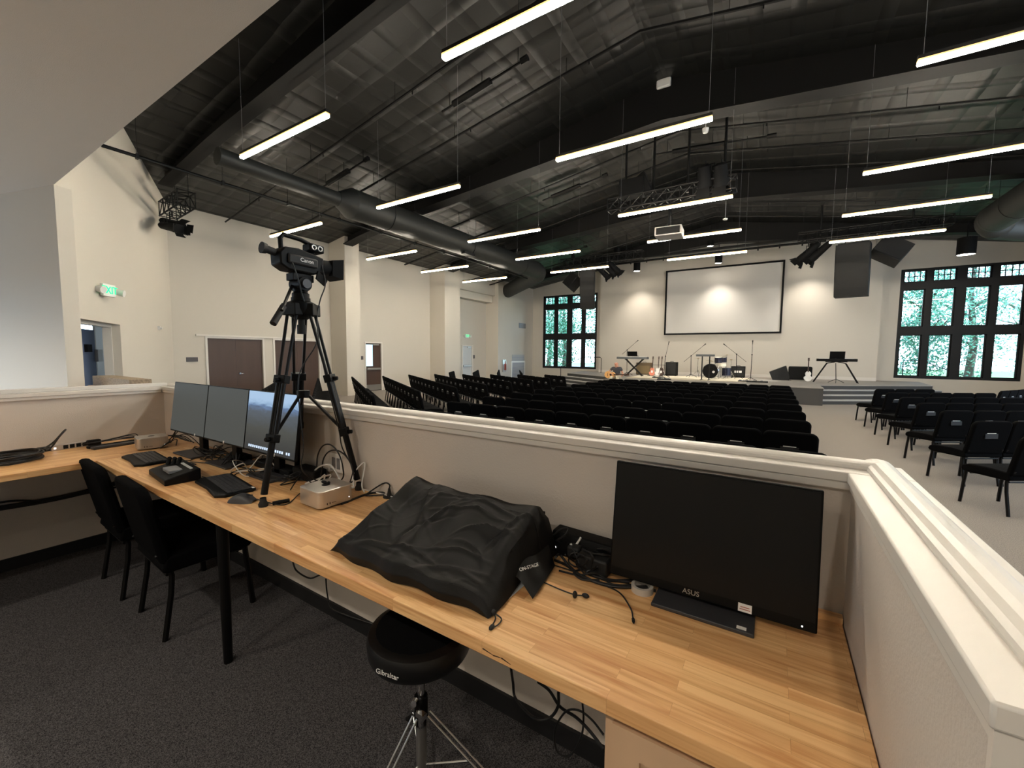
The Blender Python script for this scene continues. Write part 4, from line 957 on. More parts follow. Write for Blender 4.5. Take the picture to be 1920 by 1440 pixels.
# guitars on a rack
def guitar(base, lean, m, label, sc=1., bass=False, acoustic=False, T=None):
    t = thing('guitar', base if T is None else T @ Vector((0, 0, 0)), label, 'guitar', None)
    if T is None: T = Matrix.Translation(base) @ Matrix.Rotation(lean, 4, 'X') @ Matrix.Scale(sc, 4)
    pr = []
    for i in range(36):
        a = 2*pi*i/36; r = (.17 if sin(a) < 0 else .135)-.045*math.exp(-((sin(a)-.12)/.28)**2)
        pr.append((r*cos(a)*1.05, .22+.24*sin(a)))
    MB().prism(pr, -.05 if acoustic else -.02, .05 if acoustic else .02, 'Y', T).build('guitar_body', m, t, bevel=.006)
    MB().box((-.022, -.065 if acoustic else -.032, .4), (.022, -.045 if acoustic else -.012, .93), T).build('guitar_neck', 'rosew', t)
    MB().box((-.035, -.06 if acoustic else -.03, .93), (.035, -.042 if acoustic else -.01, 1.08), T).build('headstock', 'rosew', t)
    if acoustic: MB().cyl(T @ Vector((0, -.051, .27)), T @ Vector((0, -.055, .27)), .05, n=18).build('sound_hole', 'matte', t); MB().box((-.07, -.058, .12), (.07, -.05, .14), T).build('bridge', 'rosew', t)
    else: MB().box((-.05, -.026, .15), (.05, -.02, .28), T).build('pick_guard', 'white', t)
    return t
for i, (x, m, nm) in enumerate(((1222, 'redguitar', 'red electric guitar leaning on the guitar rack'), (1233, 'white', 'white electric guitar leaning on the guitar rack'), (1239, 'rosew', 'brown guitar leaning at the right of the rack'))):
    q = sp(x, 704, 21.9); q.z = SZ+.03; guitar(q, R_(-11), m, nm, .92)
q = sp(1515, 708, 22.0); q.z = SZ+.02; guitar(q, R_(-14), 'white', 'pale electric guitar leaning on the road case', .95)
a, b = sp(1219, 684, 22.3), sp(1247, 684, 22.3)
m = MB().tube([(a.x, 22.3, SZ+.01), (a.x, 22.3, a.z), (b.x, 22.3, a.z), (b.x, 22.3, SZ+.01)], .012, 6).cyl((a.x, 21.8, SZ+.02), (b.x, 21.8, SZ+.02), .012, n=6).cyl((a.x, 21.8, SZ+.02), (a.x, 22.3, SZ+.02), .012, n=6).cyl((b.x, 21.8, SZ+.02), (b.x, 22.3, SZ+.02), .012, n=6)
tag(m.build('guitar_rack', 'legs'), 'low black guitar rack beside the brown amplifier', 'rack')
# pedal boards and small stuff at the stage front
for i, (x, y) in enumerate(((1245, 712), (1235, 709), (1398, 716), (1425, 717))):
    q = pz(x, y, SZ); t = thing('pedal_board', (q.x, q.y, SZ), 'small pedal board on the stage floor, %s from the left' % ['second', 'first', 'third', 'fourth'][i], 'pedal board', 'pedal boards on stage')
    MB().box((q.x-.28, q.y-.12, SZ), (q.x+.28, q.y+.12, SZ+.05)).build('board', 'matte', t, bevel=.01)
    for k in range(4): MB().box((q.x-.24+k*.125, q.y-.07, SZ+.05), (q.x-.15+k*.125, q.y+.07, SZ+.085)).build('pedal', 'steel' if k % 2 else 'grey', t)
for i, (x, y, L) in enumerate(((1150, 711, .5),)):
    q = pY(1070, 703, 20.6)

# ------------------------------------------------------------------ seated guitarist on the stage edge
M['skin'] = mat('skin', (206, 150, 124), .5); M['shirt'] = mat('dark_grey_shirt', (62, 64, 70), .9, var=.1, vscale=20)
M['trous'] = mat('pale_trousers', (196, 186, 166), .9); M['shoe'] = mat('brown_shoe', (70, 56, 46), .6)
def skinned(name, nodes, edges, m, parent, root=0, sub=1):
    me = bpy.data.meshes.new(name); me.from_pydata([n[:3] for n in nodes], edges, []); me.materials.append(M[m])
    o = bpy.data.objects.new(name, me); COL.objects.link(o); o.parent = parent; ROOTLOC[o.name] = Vector((0, 0, 0))
    sk = o.modifiers.new('skin', 'SKIN'); sk.use_smooth_shade = True
    for i, n in enumerate(nodes):
        v = me.skin_vertices[0].data[i]; v.radius = (n[3], n[4] if len(n) > 4 else n[3]); v.use_root = i == root
    s = o.modifiers.new('sub', 'SUBSURF'); s.levels = s.render_levels = sub
    return o
PX = pY(1157, 700, 17.98)
t = local_thing('person', (PX.x, 17.98, SZ), 'bald person in a dark shirt seated on the stage edge playing guitar', 'person')
body = [(0, 0, .1, .14, .11), (0, -.02, .28, .14, .10), (0, -.06, .45, .16, .10), (0, -.09, .56, .058), (0, -.125, .625, .075), (0, -.135, .69, .102), (0, -.13, .755, .088),
        (-.17, -.07, .49, .055), (-.33, -.14, .33, .042), (-.17, -.33, .27, .03), (-.13, -.36, .24, .028),
        (.17, -.07, .49, .055), (.28, -.08, .28, .042), (.34, -.27, .18, .03), (.35, -.31, .175, .028),
        (-.1, -.03, .09, .085), (-.14, -.40, .10, .06), (-.14, -.41, -.26, .045), (-.14, -.42, -.53, .035), (-.14, -.52, -.57, .03),
        (.1, -.03, .09, .085), (.15, -.40, .10, .06), (.16, -.40, -.26, .045), (.16, -.40, -.53, .035), (.17, -.50, -.57, .03), (0, -.25, .675, .02)]
edges = [(0, 1), (1, 2), (2, 3), (3, 4), (4, 5), (5, 6), (2, 7), (7, 8), (8, 9), (9, 10), (2, 11), (11, 12), (12, 13), (13, 14), (0, 15), (15, 16), (16, 17), (17, 18), (18, 19), (0, 20), (20, 21), (21, 22), (22, 23), (23, 24), (5, 25)]
nn = len(body)
for hi, sx, hx, hy, hz in ((10, 1, -.13, -.36, .24), (14, -1, .35, -.31, .175)):
    for k in range(4):
        b0 = len(body); u = (k-1.5)*.017
        body += [(hx+sx*.03, hy-.012, hz+u, .0095), (hx+sx*.055, hy-.03+.004*k, hz+u-.006, .0085), (hx+sx*.07, hy-.012, hz+u-.014, .0075)]; edges += [(hi, b0), (b0, b0+1), (b0+1, b0+2)]
    b0 = len(body); body += [(hx+sx*.01, hy-.03, hz+.035, .010), (hx+sx*.03, hy-.045, hz+.045, .008)]; edges += [(hi, b0), (b0, b0+1)]
bo = skinned('body', body, edges, 'skin', t)
sh = [(0, 0, .12, .16, .13), (0, -.02, .28, .16, .12), (0, -.06, .45, .18, .12), (0, -.085, .535, .075), (-.18, -.07, .49, .068), (-.28, -.11, .38, .058), (.18, -.07, .49, .068), (.25, -.11, .37, .058)]
skinned('shirt', sh, [(0, 1), (1, 2), (2, 3), (2, 4), (4, 5), (2, 6), (6, 7)], 'shirt', t)
tr_ = [(0, 0, .085, .15, .1), (-.1, -.03, .09, .1), (-.14, -.40, .10, .075), (-.14, -.41, -.26, .06), (-.14, -.42, -.46, .055), (.1, -.03, .09, .1), (.15, -.40, .10, .075), (.16, -.40, -.26, .06), (.16, -.40, -.46, .055)]
skinned('trousers', tr_, [(0, 1), (1, 2), (2, 3), (3, 4), (0, 5), (5, 6), (6, 7), (7, 8)], 'trous', t)
for s_ in (-1, 1):
    MB().ball((s_*.15, -.47, -.565), .05, 10, (.9, 2.1, .8)).build('shoe', 'shoe', t)
    MB().ball((s_*.036, -.228, .70), .009, 8).build('eye', 'matte', t); MB().ball((s_*.088, -.125, .685), .022, 8, (.5, .8, 1.3)).build('ear', 'skin', t)
MB().ball((0, -.215, .635), .024, 8, (1.3, .4, .3)).build('mouth', 'redguitar', t)
T = Matrix.Translation((PX.x-.44, 17.98-.29, SZ+.2)) @ Matrix.Rotation(R_(88), 4, 'Y')
guitar(None, 0, 'tan', 'natural wood acoustic guitar held by the seated person', 1, acoustic=True, T=T)

# ------------------------------------------------------------------ things on the desk
M['screenoff'] = mat('dark_screen', (11, 11, 12), .35, spec=.22)
M['screengrey'] = mat('lit_dark_grey_screen', (14, 15, 14), .6, spec=.05, emit=(.058, .060, .055, 1), estr=1)
M['alu'] = mat('silver_aluminium', (206, 200, 192), .32, metal=.75)
M['darkgrey'] = mat('dark_grey_plastic', (52, 52, 55), .45)
M['cable'] = mat('black_cable', (17, 17, 18), .5); M['wcable'] = mat('white_cable', (225, 222, 218), .5)
M['led'] = mat('white_led', (255, 255, 255), .5, emit=(1, 1, 1, 1), estr=1.5)
M['cloth'] = mat('black_stretch_cover', (12, 11, 10), .55, spec=.25, bump=.12, bscale=500)
M['paper'] = mat('white_paper', (228, 230, 236), .7)
M['dispimg'] = mat('desktop_picture', (12, 12, 12), .5, spec=.08)
def _disp():
    m = M['dispimg'].node_tree; b = m.nodes['Principled BSDF']; t = m.nodes.new('ShaderNodeTexCoord'); sp_ = m.nodes.new('ShaderNodeSeparateXYZ')
    m.links.new(t.outputs['Generated'], sp_.inputs[0]); no = m.nodes.new('ShaderNodeTexNoise'); no.inputs['Scale'].default_value = 4; no.inputs['Detail'].default_value = 6; no.inputs['Distortion'].default_value = 1.5
    mp = m.nodes.new('ShaderNodeMapping'); mp.inputs['Scale'].default_value = (1, 1, 2.2); m.links.new(t.outputs['Generated'], mp.inputs[0]); m.links.new(mp.outputs[0], no.inputs['Vector'])
    a = m.nodes.new('ShaderNodeMath'); a.operation = 'MULTIPLY_ADD'; a.inputs[1].default_value = .22; m.links.new(no.outputs[0], a.inputs[0]); m.links.new(sp_.outputs[2], a.inputs[2])
    r = m.nodes.new('ShaderNodeValToRGB'); e = r.color_ramp.elements
    e[0].position = .1; e[0].color = (.035, .035, .035, 1); e[1].position = .98; e[1].color = (.32, .45, .62, 1)
    for p, c in ((.5, (.06, .062, .055, 1)), (.78, (.075, .09, .11, 1)), (.86, (.10, .16, .28, 1)), (.91, (.24, .36, .52, 1))):
        x = r.color_ramp.elements.new(p); x.color = c
    m.links.new(a.outputs[0], r.inputs[0]); m.links.new(r.outputs[0], b.inputs['Emission Color']); b.inputs['Emission Strength'].default_value = .9
_disp()
D = DT
def monitor(x0, x1, yb, yt, zb_, zt, bez, label, scr, base, sticker=None, name='computer_monitor'):
    xc = (x0+x1)/2; w = x1-x0; H = math.hypot(zt-zb_, yt-yb); tilt = math.atan2(yt-yb, zt-zb_)
    r = thing(name, (xc, yb, D), label, 'monitor', None)
    T = Matrix.Translation((xc, yb, zb_)) @ Matrix.Rotation(-tilt, 4, 'X')
    MB().box((-w/2, 0, 0), (w/2, .018, H), T).box((-w/4, .018, H*.2), (w/4, .05, H*.75), T).build('housing', 'black_pl', r, bevel=.004)
    s = MB().box((-w/2+.006, -.0015, bez), (w/2-.006, .0, H-.006), T).build('display', scr, r)
    bx0, bx1, by0, by1 = base
    bs = MB().box((bx0, by0, D), (bx1, by1, D+.012)).build('stand_base', 'darkgrey', r, bevel=.003)
    sy = max(yb+.03, (by0+by1)/2+.02)
    MB().box(((bx0+bx1)/2-.035, sy, D+.012), ((bx0+bx1)/2+.035, sy+.04, zb_+.2)).build('stand_neck', 'black_pl', r, bevel=.004)
    if sticker: MB().box((-w/2+sticker[0], -.0025, .004), (-w/2+sticker[0]+sticker[1], -.0005, .004+sticker[2]), T).build('sticker', 'card', r)
    return r, T, w, H
r, T, w, H = monitor(-.456, .138, 1.38, 1.43, EYE-.772, EYE-.377, .03, 'large blank black monitor at the right end of the desk', 'screenoff', (-.295, -.01, 1.31, 1.50), (.40, .036, .024))
M['print'] = mat('sticker_print', (170, 96, 84), .7)
MB().box((-w/2+.406, -.0028, .017), (-w/2+.430, -.0024, .0195), T).box((-w/2+.404, -.0028, .0105), (-w/2+.432, -.0024, .013), T).build('sticker_print', 'print', r)
text_part('brand_mark', 'ASUS', .022, T @ Matrix.Translation((-.03, -.0015, .0155)) @ Matrix.Rotation(R_(90), 4, 'X'), 'steel', r)
MB().cyl(T @ Vector((w/2-.035, 0, .012)), T @ Vector((w/2-.035, -.002, .012)), .0022, n=8).build('power_led', 'led', r)
MB().box((-.055, 1.318, D+.012), (-.03, 1.333, D+.0128)).build('base_label', 'card', r)
mons = []
for i, (x0, x1, lab, scr, bb) in enumerate(((-4.14, -3.535, 'dark grey monitor, leftmost of the three joined screens', 'screengrey', (-3.93, -3.60, 1.28, 1.50)),
        (-3.53, -2.945, 'dark grey monitor, middle of the three joined screens', 'screengrey', (-3.40, -3.09, 1.29, 1.50)),
        (-2.94, -2.345, 'monitor showing a blue sky desktop behind the tripod', 'dispimg', (-2.84, -2.55, 1.30, 1.50)))):
    r, T, w, H = monitor(x0, x1, 1.34, 1.39, EYE-.647, EYE-.253, .012 if i == 2 else .012, lab, scr, bb, (w*.78 if False else .45 if i == 0 else .3 if i == 1 else .36, .018, .018)); mons.append((r, T, w, H))
ic = MB(); rnd = random.Random(3)
r, T, w, H = mons[2]
for k in range(20):
    if k in (12, 17): continue
    ic.box((-w*.40+k*.0245, -.0032, .03), (-w*.40+k*.0245+.015, -.0018, .045), T)
M['icon'] = mat('screen_icons', (200, 215, 235), .5, emit=(.5, .65, .85, 1), estr=.8)
ic.build('dock_icons', 'icon', r)

# --- tripod with camcorder
TC = Vector((-2.26, 1.355, 0)); zh_ = EYE+.27
tp = thing('camera_tripod', (TC.x, TC.y, D), 'tall black video tripod standing on the desk', 'tripod')
feet = [Vector((-2.20, 1.085, D)), Vector((-2.01, 1.525, D)), Vector((-2.60, 1.50, D))]
HB = TC+Vector((0, 0, zh_))
for k, f in enumerate(feet):
    out = Vector((f.x-TC.x, f.y-TC.y, 0)).normalized(); side = Vector((-out.y, out.x, 0))
    top = HB+out*.055+Vector((0, 0, -.03)); foot = f+Vector((0, 0, .03))
    P = lambda u: top+(foot-top)*u
    lg = MB()
    for s_ in (-1, 1): lg.cyl(P(0)+side*s_*.034, P(.40)+side*s_*.024, .0085, n=10)
    lg = lg.build('leg', 'legs', tp)
    m = MB(); m.cyl(P(.38)+side*.02, P(.70)+side*.018, .012, n=10).cyl(P(.38)-side*.02, P(.70)-side*.018, .012, n=10).cyl(P(.38), P(.70), .011, n=8)
    m.build('middle_section', 'legs', lg)
    MB().cyl(P(.68), P(.97), .017, n=12).build('lower_section', 'legs', lg)
    dn = (foot-top).normalized()
    for u, rr in ((.385, .036), (.69, .033)):
        T = Matrix.Translation(P(u)) @ dn.to_track_quat('Z', 'Y').to_matrix().to_4x4()
        MB().box((-.04 if rr > .035 else -.032, -.02, -.022), (.04 if rr > .035 else .032, .02, .022), T).cyl(P(u)+out*.015, P(u)+out*.045, .012, n=10).build('leg_clamp', 'black_pl', lg, bevel=.004)
    MB().lathe([(.001, 0), (.022, 0), (.024, .012), (.016, .028), (.015, .045)], f, 14).build('rubber_foot', 'rubber', lg)
    mid = TC+Vector((0, 0, D+.56)); MB().tube([mid+Vector((out.x*.02, out.y*.02, 0)), P(.69)], .009, 6).box((-.001, -.001, -.001), (.001, .001, .001), Matrix.Translation(mid)).build('spreader_arm', 'legs', tp)
MB().lathe([(.001, -.02), (.035, -.02), (.035, .02), (.001, .02)], TC+Vector((0, 0, D+.56)), 16).build('spreader_hub', 'black_pl', tp)
m = MB().lathe([(.03, -.09), (.055, -.075), (.075, -.03), (.078, .0), (.05, .012), (.05, .03)], HB, 22)
for f in feet:
    out = Vector((f.x-TC.x, f.y-TC.y, 0)).normalized(); side = Vector((-out.y, out.x, 0)); c = HB+out*.065+Vector((0, 0, -.035))
    T = Matrix.Translation(c) @ Matrix(((out.x, side.x, 0, 0), (out.y, side.y, 0, 0), (0, 0, 1, 0), (0, 0, 0, 1)))
    m.box((-.03, -.05, -.035), (.022, .05, .03), T)
m.build('tripod_bowl', 'black_pl', tp, bevel=.004)
MB().cyl(HB+Vector((0, 0, -.16)), HB+Vector((0, 0, -.05)), .018, n=12).cyl(HB+Vector((0, 0, -.17)), HB+Vector((0, 0, -.12)), .024, n=12).build('bowl_handle', 'rubber', tp)
hd = MB().lathe([(.045, .03), (.045, .055), (.036, .06), (.04, .085), (.001, .09)], HB, 20).cyl(HB+Vector((-.05, 0, .105)), HB+Vector((.05, 0, .105)), .04, n=20).box((-.035, -.06, .12), (.035, .06, .16), Matrix.Translation(HB))
hd.build('fluid_head', 'black_pl', tp, bevel=.003)
MB().cyl(HB+Vector((.05, 0, .105)), HB+Vector((.065, 0, .105)), .025, n=16).cyl(HB+Vector((-.065, 0, .1)), HB+Vector((-.05, 0, .1)), .02, n=12).build('drag_knob', 'darkgrey', tp)
pa = HB+Vector((-.04, -.02, .11)); pb = pY(527, 585, 1.14); pb2 = pY(512, 607, 1.105)
ph = MB().tube([pa, pa+(pb-pa)*.95], .008, 8).build('pan_handle', 'legs', tp)
MB().cyl(pa+(pb-pa)*.82, pb2, .0155, .0165, n=14).build('handle_grip', 'rubber', ph)
# camcorder, lens towards the stage (+Y)
CB_ = HB+Vector((0, 0, .165)); cc = thing('video_camera', CB_, 'black camcorder with top handle and square lens hood on the tripod', 'camera')
TCm = Matrix.Translation(CB_) @ Matrix.Rotation(R_(-2), 4, 'X') @ Matrix.Scale(1.12, 4)
pr = [(-.12, .02), (-.125, .075), (-.10, .105), (-.03, .112), (.055, .10), (.10, .092), (.10, .02), (.05, .0), (-.08, .0)]
MB().prism(pr, -.045, .045, 'X', TCm).build('camera_body', 'black_pl', cc, bevel=.008)
MB().cyl(TCm @ Vector((0, .09, .055)), TCm @ Vector((0, .15, .055)), .043, .045, n=22).build('lens_barrel', 'matte', cc)
MB().add([TCm @ Vector(v) for v in ((-.045, .15, .015), (.045, .15, .015), (.045, .15, .095), (-.045, .15, .095), (-.06, .205, .002), (.06, .205, .002), (.06, .205, .108), (-.06, .205, .108), (-.054, .2, .008), (.054, .2, .008), (.054, .2, .102), (-.054, .2, .102))],
         [(0, 3, 2, 1), (0, 1, 5, 4), (1, 2, 6, 5), (2, 3, 7, 6), (3, 0, 4, 7), (4, 5, 9, 8), (5, 6, 10, 9), (6, 7, 11, 10), (7, 4, 8, 11), (8, 9, 10, 11)]).build('lens_hood', 'matte', cc)
MB().tube([TCm @ Vector(v) for v in ((0, -.095, .1), (0, -.10, .15), (0, -.085, .17), (0, .0, .168), (0, .045, .158))], .0125, 10).build('top_handle', 'black_pl', cc)
mu = MB().box((-.035, .03, .118), (.035, .11, .158), TCm).cyl(TCm @ Vector((0, .06, .1)), TCm @ Vector((0, .06, .12)), .02).build('microphone_unit', 'black_pl', cc, bevel=.008)
for yy in (.05, .083):
    c_ = TCm @ Vector((.036, yy, .137)); MB().tube([c_+Vector((.002, .0125*cos(a), .0125*sin(a))) for a in np.linspace(0, 2*pi, 16, endpoint=False)], .0035, 5, True).build('audio_socket', 'steel', mu)
MB().cyl(TCm @ Vector((0, -.125, .075)), TCm @ Vector((0, -.165, .082)), .02, n=16).cyl(TCm @ Vector((0, -.165, .082)), TCm @ Vector((0, -.185, .083)), .026, .03, n=16).build('viewfinder', 'rubber', cc)
MB().box((.045, -.09, .03), (.06, .06, .075), TCm).build('hand_strap', 'rubber', cc, bevel=.012)
MB().add([TCm @ Vector(v) for v in ((.06, .06, .02), (.062, .11, -.02), (.062, .095, -.05), (.06, .05, -.02), (.05, .06, .02), (.052, .11, -.02), (.052, .095, -.05), (.05, .05, -.02))], [(0, 1, 2, 3), (7, 6, 5, 4), (0, 4, 5, 1), (1, 5, 6, 2), (2, 6, 7, 3), (3, 7, 4, 0)]).build('lens_cap_flap', 'matte', cc)
text_part('brand_mark', 'Canon', .026, TCm @ Matrix.Translation((.0612, .0, .055)) @ Matrix.Rotation(R_(90), 4, 'Z') @ Matrix.Rotation(R_(90), 4, 'X'), 'white', cc)
def cable(pts, r, m, label, group=None, n=7):
    o = MB().tube(spline(pts, n), r, 7).build('cable', m); return tag(o, label, 'cable', group)
H0 = CB_
cable([H0+Vector((.05, -.09, .09)), H0+Vector((.075, -.06, -.03)), H0+Vector((.06, -.02, -.15)), HB+Vector((.05, .06, -.2)), HB+Vector((-.01, -.02, -.42)), HB+Vector((-.0, -.01, -.8)), Vector((-2.25, 1.33, D+.12)), Vector((-2.2, 1.45, D+.01))], .0035, 'cable', 'thin black cable from the camera down the tripod centre')
cable([H0+Vector((.05, .1, .06)), H0+Vector((.08, .1, -.05)), H0+Vector((.07, .07, -.15)), HB+Vector((.07, .05, -.12)), HB+Vector((.12, .06, -.4)), HB+Vector((.17, .1, -.7)), Vector((-2.08, 1.47, D+.25)), Vector((-2.06, 1.52, D+.12)), Vector((-2.1, 1.53, D+.02))], .0035, 'cable', 'thin black cable from the camera along the right tripod leg')

# --- small computers
def mini(c, rz, label):
    t = local_thing('desktop_computer', c, label, 'computer', 'silver square desktop computers', rz)
    w = .0985; m = MB(); n = 6; pr = []
    for cx, cy, a0 in ((1, 1, 0), (-1, 1, 90), (-1, -1, 180), (1, -1, 270)):
        for k in range(n+1): a = R_(a0+90*k/n); pr.append((cx*(w-.028)+.028*cos(a), cy*(w-.028)+.028*sin(a)))
    m.prism(pr, .008, .095); b = m.build('computer_case', 'alu', t, bevel=.003)
    MB().cyl((0, 0, 0), (0, 0, .008), .08, n=24).build('base_ring', 'matte', t)
    MB().cyl((0, 0, .095), (0, 0, .0953), .022, n=20).build('top_emblem', 'matte', t)
    MB().cyl((.07, -w-.0, .03), (.07, -w-.001, .03), .0025, n=8).build('power_led', 'led', t)
    p = MB()
    for k in (-.055, -.04): p.box((k-.0022, -w-.0008, .022), (k+.0022, -w, .032))
    p.box((-.03, -w-.0008, .026), (-.006, -w, .028)); p.build('ports', 'matte', t)
    return t
mini((-1.985, 1.30, D), R_(88), 'silver square computer in front of the right tripod leg')
mini((-4.32, 1.27, D), R_(80), 'silver square computer left of the three monitors')
o = MB().ball((-2.0, 1.30, D+.106), .01, 8, (2.6, .9, .9)).ball((-1.975, 1.31, D+.105), .008, 8, (1.2, 1, 1)); tag(o.build('small_adapter', 'matte'), 'tiny black adapter lying on top of the right silver computer', 'adapter')

# --- keyboards, controller, mouse, stick
def kbd(c, w, d, rz, label):
    t = local_thing('computer_keyboard', c, label, 'keyboard', 'black computer keyboards', rz)
    pr = [(-w/2, -d/2+.03), (-w/2+.04, -d/2-.01), (0, -d/2+.002), (w/2-.04, -d/2-.01), (w/2, -d/2+.03), (w/2, d/2-.02), (w/2-.02, d/2), (-w/2+.02, d/2), (-w/2, d/2-.02)]
    b = MB().prism(pr, 0, .016).build('keyboard_case', 'black_pl', t, bevel=.005)
    rows_ = 5; kd = (d-.07)/rows_
    k = MB(); n = 17; kw = (w-.04)/n
    for j in range(rows_):
        for i in range(n):
            if j == 0 and 4 <= i <= 8: continue
            x = -w/2+.02+i*kw; y = -d/2+.05+j*kd; k.box((x+.0015, y+.0015, .016), (x+kw-.0015, y+kd-.0015, .021))
        if j == 0: k.box((-w/2+.02+4*kw, -d/2+.0515, .016), (-w/2+.02+9*kw, -d/2+.05+kd, .021))
    k.build('keys', 'darkgrey', t, bevel=.001)
    MB().box((w/2-.05, d/2-.018, .016), (w/2-.02, d/2-.006, .0165)).build('label_sticker', 'card', t)
kbd((-3.86, 1.10, D), .46, .19, R_(-5), 'black keyboard at the left, below the leftmost monitor')
kbd((-2.72, 1.13, D), .47, .19, R_(-8), 'black keyboard below the monitor with the blue desktop')
t = local_thing('camera_controller', (-3.18, 1.04, D), 'black camera controller with joystick between the keyboards', 'controller', rz=R_(-6))
MB().prism([(-.09, 0), (-.09, .035), (.08, .075), (.09, .07), (.09, 0)], -.19, .19, 'X').build('controller_case', 'black_pl', t, bevel=.006)
b = MB()
for k in range(8): b.box((-.05+k*.026, .045, .0685), (-.034+k*.026, .06, .0735))
b.build('button_row', 'white', t); MB().box((-.04, -.05, .046), (.1, .02, .066)).build('control_panel', 'grey', t, bevel=.004)
for k in range(3): MB().cyl((-.15+k*.03, .0+k*.02, .055), (-.15+k*.03, .01+k*.02, .09), .014, .011, n=12).ball((-.15+k*.03, .01+k*.02, .092), .014, 10).build('joystick', 'matte', t)
t = local_thing('computer_mouse', (-2.36, 1.06, D), 'black contoured mouse at the corner of the right keyboard', 'mouse', rz=R_(-62))
MB().grid(lambda u, v: Vector(((u-.5)*.078*(1-.35*abs(2*v-1)**3), (v-.5)*.135, max(0, .043*sin(pi*min(1, max(0, v*.9+.06)))**.7*(1-(2*u-1)**4)))), 13, 15).build('mouse_body', 'darkgrey', t)
MB().box((-.002, .02, .036), (.002, .058, .040)).build('scroll_wheel', 'rubber', t)
a, b = pz(511, 944, D+.01), pz(543, 938, D+.01)
tag(MB().cyl(a, b, .011, n=10).build('hdmi_stick', 'matte', bevel=.003), 'small black stick lying in front of the silver computer', 'adapter')
t = thing('cable_grommet_plug', pz(730, 932, D), 'black round cord plug standing on the desk by the covered mixer', 'plug')
q = pz(730, 932, D); MB().lathe([(.001, .006), (.034, .006), (.034, 0), (.001, 0)], q, 22).build('plug_disc', 'rubber', t)
MB().cyl(q+Vector((0, 0, .006)), q+Vector((0, 0, .05)), .014, .006, n=12).build('strain_relief', 'rubber', t)
cable([q+Vector((0, 0, .048)), q+Vector((-.01, .01, .066)), q+Vector((-.07, .02, .06)), q+Vector((-.14, -.03, .005)), q+Vector((-.11, -.06, .005)), q+Vector((-.02, .03, .006)), q+Vector((-.1, .09, .006)), q+Vector((-.35, .06, .006))], .0042, 'cable', 'black cord looping from the round plug')
cable([pz(640, 945, D+.005)+Vector((0, .0, 0)), pz(700, 924, D+.005), pz(760, 930, D+.005), pz(800, 950, D+.006), (-1.32, 1.5, D+.005), (-.9, 1.52, D+.005)], .006, 'cable', 'thick black power cord running behind the covered mixer')
cable([(-2.3, 1.50, D+.006), (-1.9, 1.535, D+.006), (-1.6, 1.53, D+.006), (-1.42, 1.50, D+.006), (-1.2, 1.53, D+.006)], .0035, 'wcable', 'white cord along the wall behind the silver computer')
cable([(-2.02, 1.42, D+.06), (-1.99, 1.47, D+.03), (-2.02, 1.50, D+.1), (-1.98, 1.545, D+.16), (-1.95, 1.50, D+.05), (-1.93, 1.50, D+.006)], .004, 'wcable', 'white cord wrapped over the foot of the right tripod leg')
# looping cables behind the right silver computer
rnd = random.Random(5)
for k, (x, z, R1, R2) in enumerate(((-2.22, D+.10, .13, .15), (-2.16, D+.09, .15, .13))):
    pts = [(x-R1*1.0, 1.47, D+.01)]+[(x+R1*cos(a), 1.48+.01*k, z+R2*sin(a)) for a in np.linspace(pi, -.2, 9)]+[(x+R1*.6, 1.46, D+.02)]
    cable(pts, .0042, 'cable', 'black cable loop standing behind the silver computer, %s loop' % ['left', 'right'][k])
cable([(-2.4, 1.46, D+.01), (-2.33, 1.47, D+.09), (-2.2, 1.47, D+.13), (-2.1, 1.46, D+.07), (-2.05, 1.44, D+.02)], .005, 'wcable', 'white cable arching behind the silver computer')
# tangle below the three monitors
for k in range(20):
    x = rnd.uniform(-4.0, -2.35); p = [(x, rnd.uniform(1.35, 1.5), D+.008)]
    for j in range(5): x += rnd.uniform(-.16, .22); p.append((min(-2.25, max(-4.2, x)), rnd.uniform(1.28, 1.52), D+.006+rnd.random()*.10*(j % 2)))
    p[-1] = (p[-1][0], p[-1][1], D+.006)
    cable(p, rnd.choice((.003, .0035, .0045)), 'wcable' if k % 7 == 3 else 'cable', 'tangled cable on the desk under the three monitors', 'tangled cables under the three monitors', 5)
for k, (x0, y0, x1, y1) in enumerate(((-3.6, 1.18, -3.3, 1.3), (-3.0, 1.12, -2.75, 1.36), (-3.0, 1.1, -2.9, 1.4), (-2.3, 1.1, -2.05, 1.38), (-3.72, 1.2, -3.5, 1.4))):
    cable([(x0, y0, D+.012), ((x0+x1)/2+.06, y0+.05, D+.006), ((x0+x1)/2-.05, y1-.06, D+.006), (x1, y1, D+.01)], .003, 'cable', 'thin cord leading from the keyboards back to the monitors, %s from the left' % ORD[[2, 3, 4, 5, 1][k]])
for k, (x, y, s_) in enumerate(((-2.66, 1.47, .1), (-2.95, 1.49, .08), (-3.3, 1.47, .09))):
    tag(MB().box((x-s_, y-.05, D), (x+s_, y+.05, D+.045)).build('power_brick', 'matte', bevel=.008), 'black power brick under the monitors, %s from the right' % ORD[k+1], 'power supply', 'power bricks under the monitors')
tag(MB().box((-2.55, 1.44, D), (-2.32, 1.53, D+.075)).build('network_box', 'matte', bevel=.006), 'black flat box behind the rear tripod leg', 'box')
# cables rising at the left of monitors
for k, (px_, py_) in enumerate(((300, 770), (305, 790), (286, 810))):
    a = Vector((-4.1, 1.45, EYE-.5-.05*k)); cable([a, a+Vector((-.12, .02, .04-.03*k)), a+Vector((-.2-.05*k, -.01, -.15)), (-4.38-.06*k, 1.42, D+.01), (-4.6, 1.44, D+.008)], .0035, 'cable', 'thin cable curving left of the leftmost monitor, %s of three' % ['top', 'middle', 'bottom'][k])
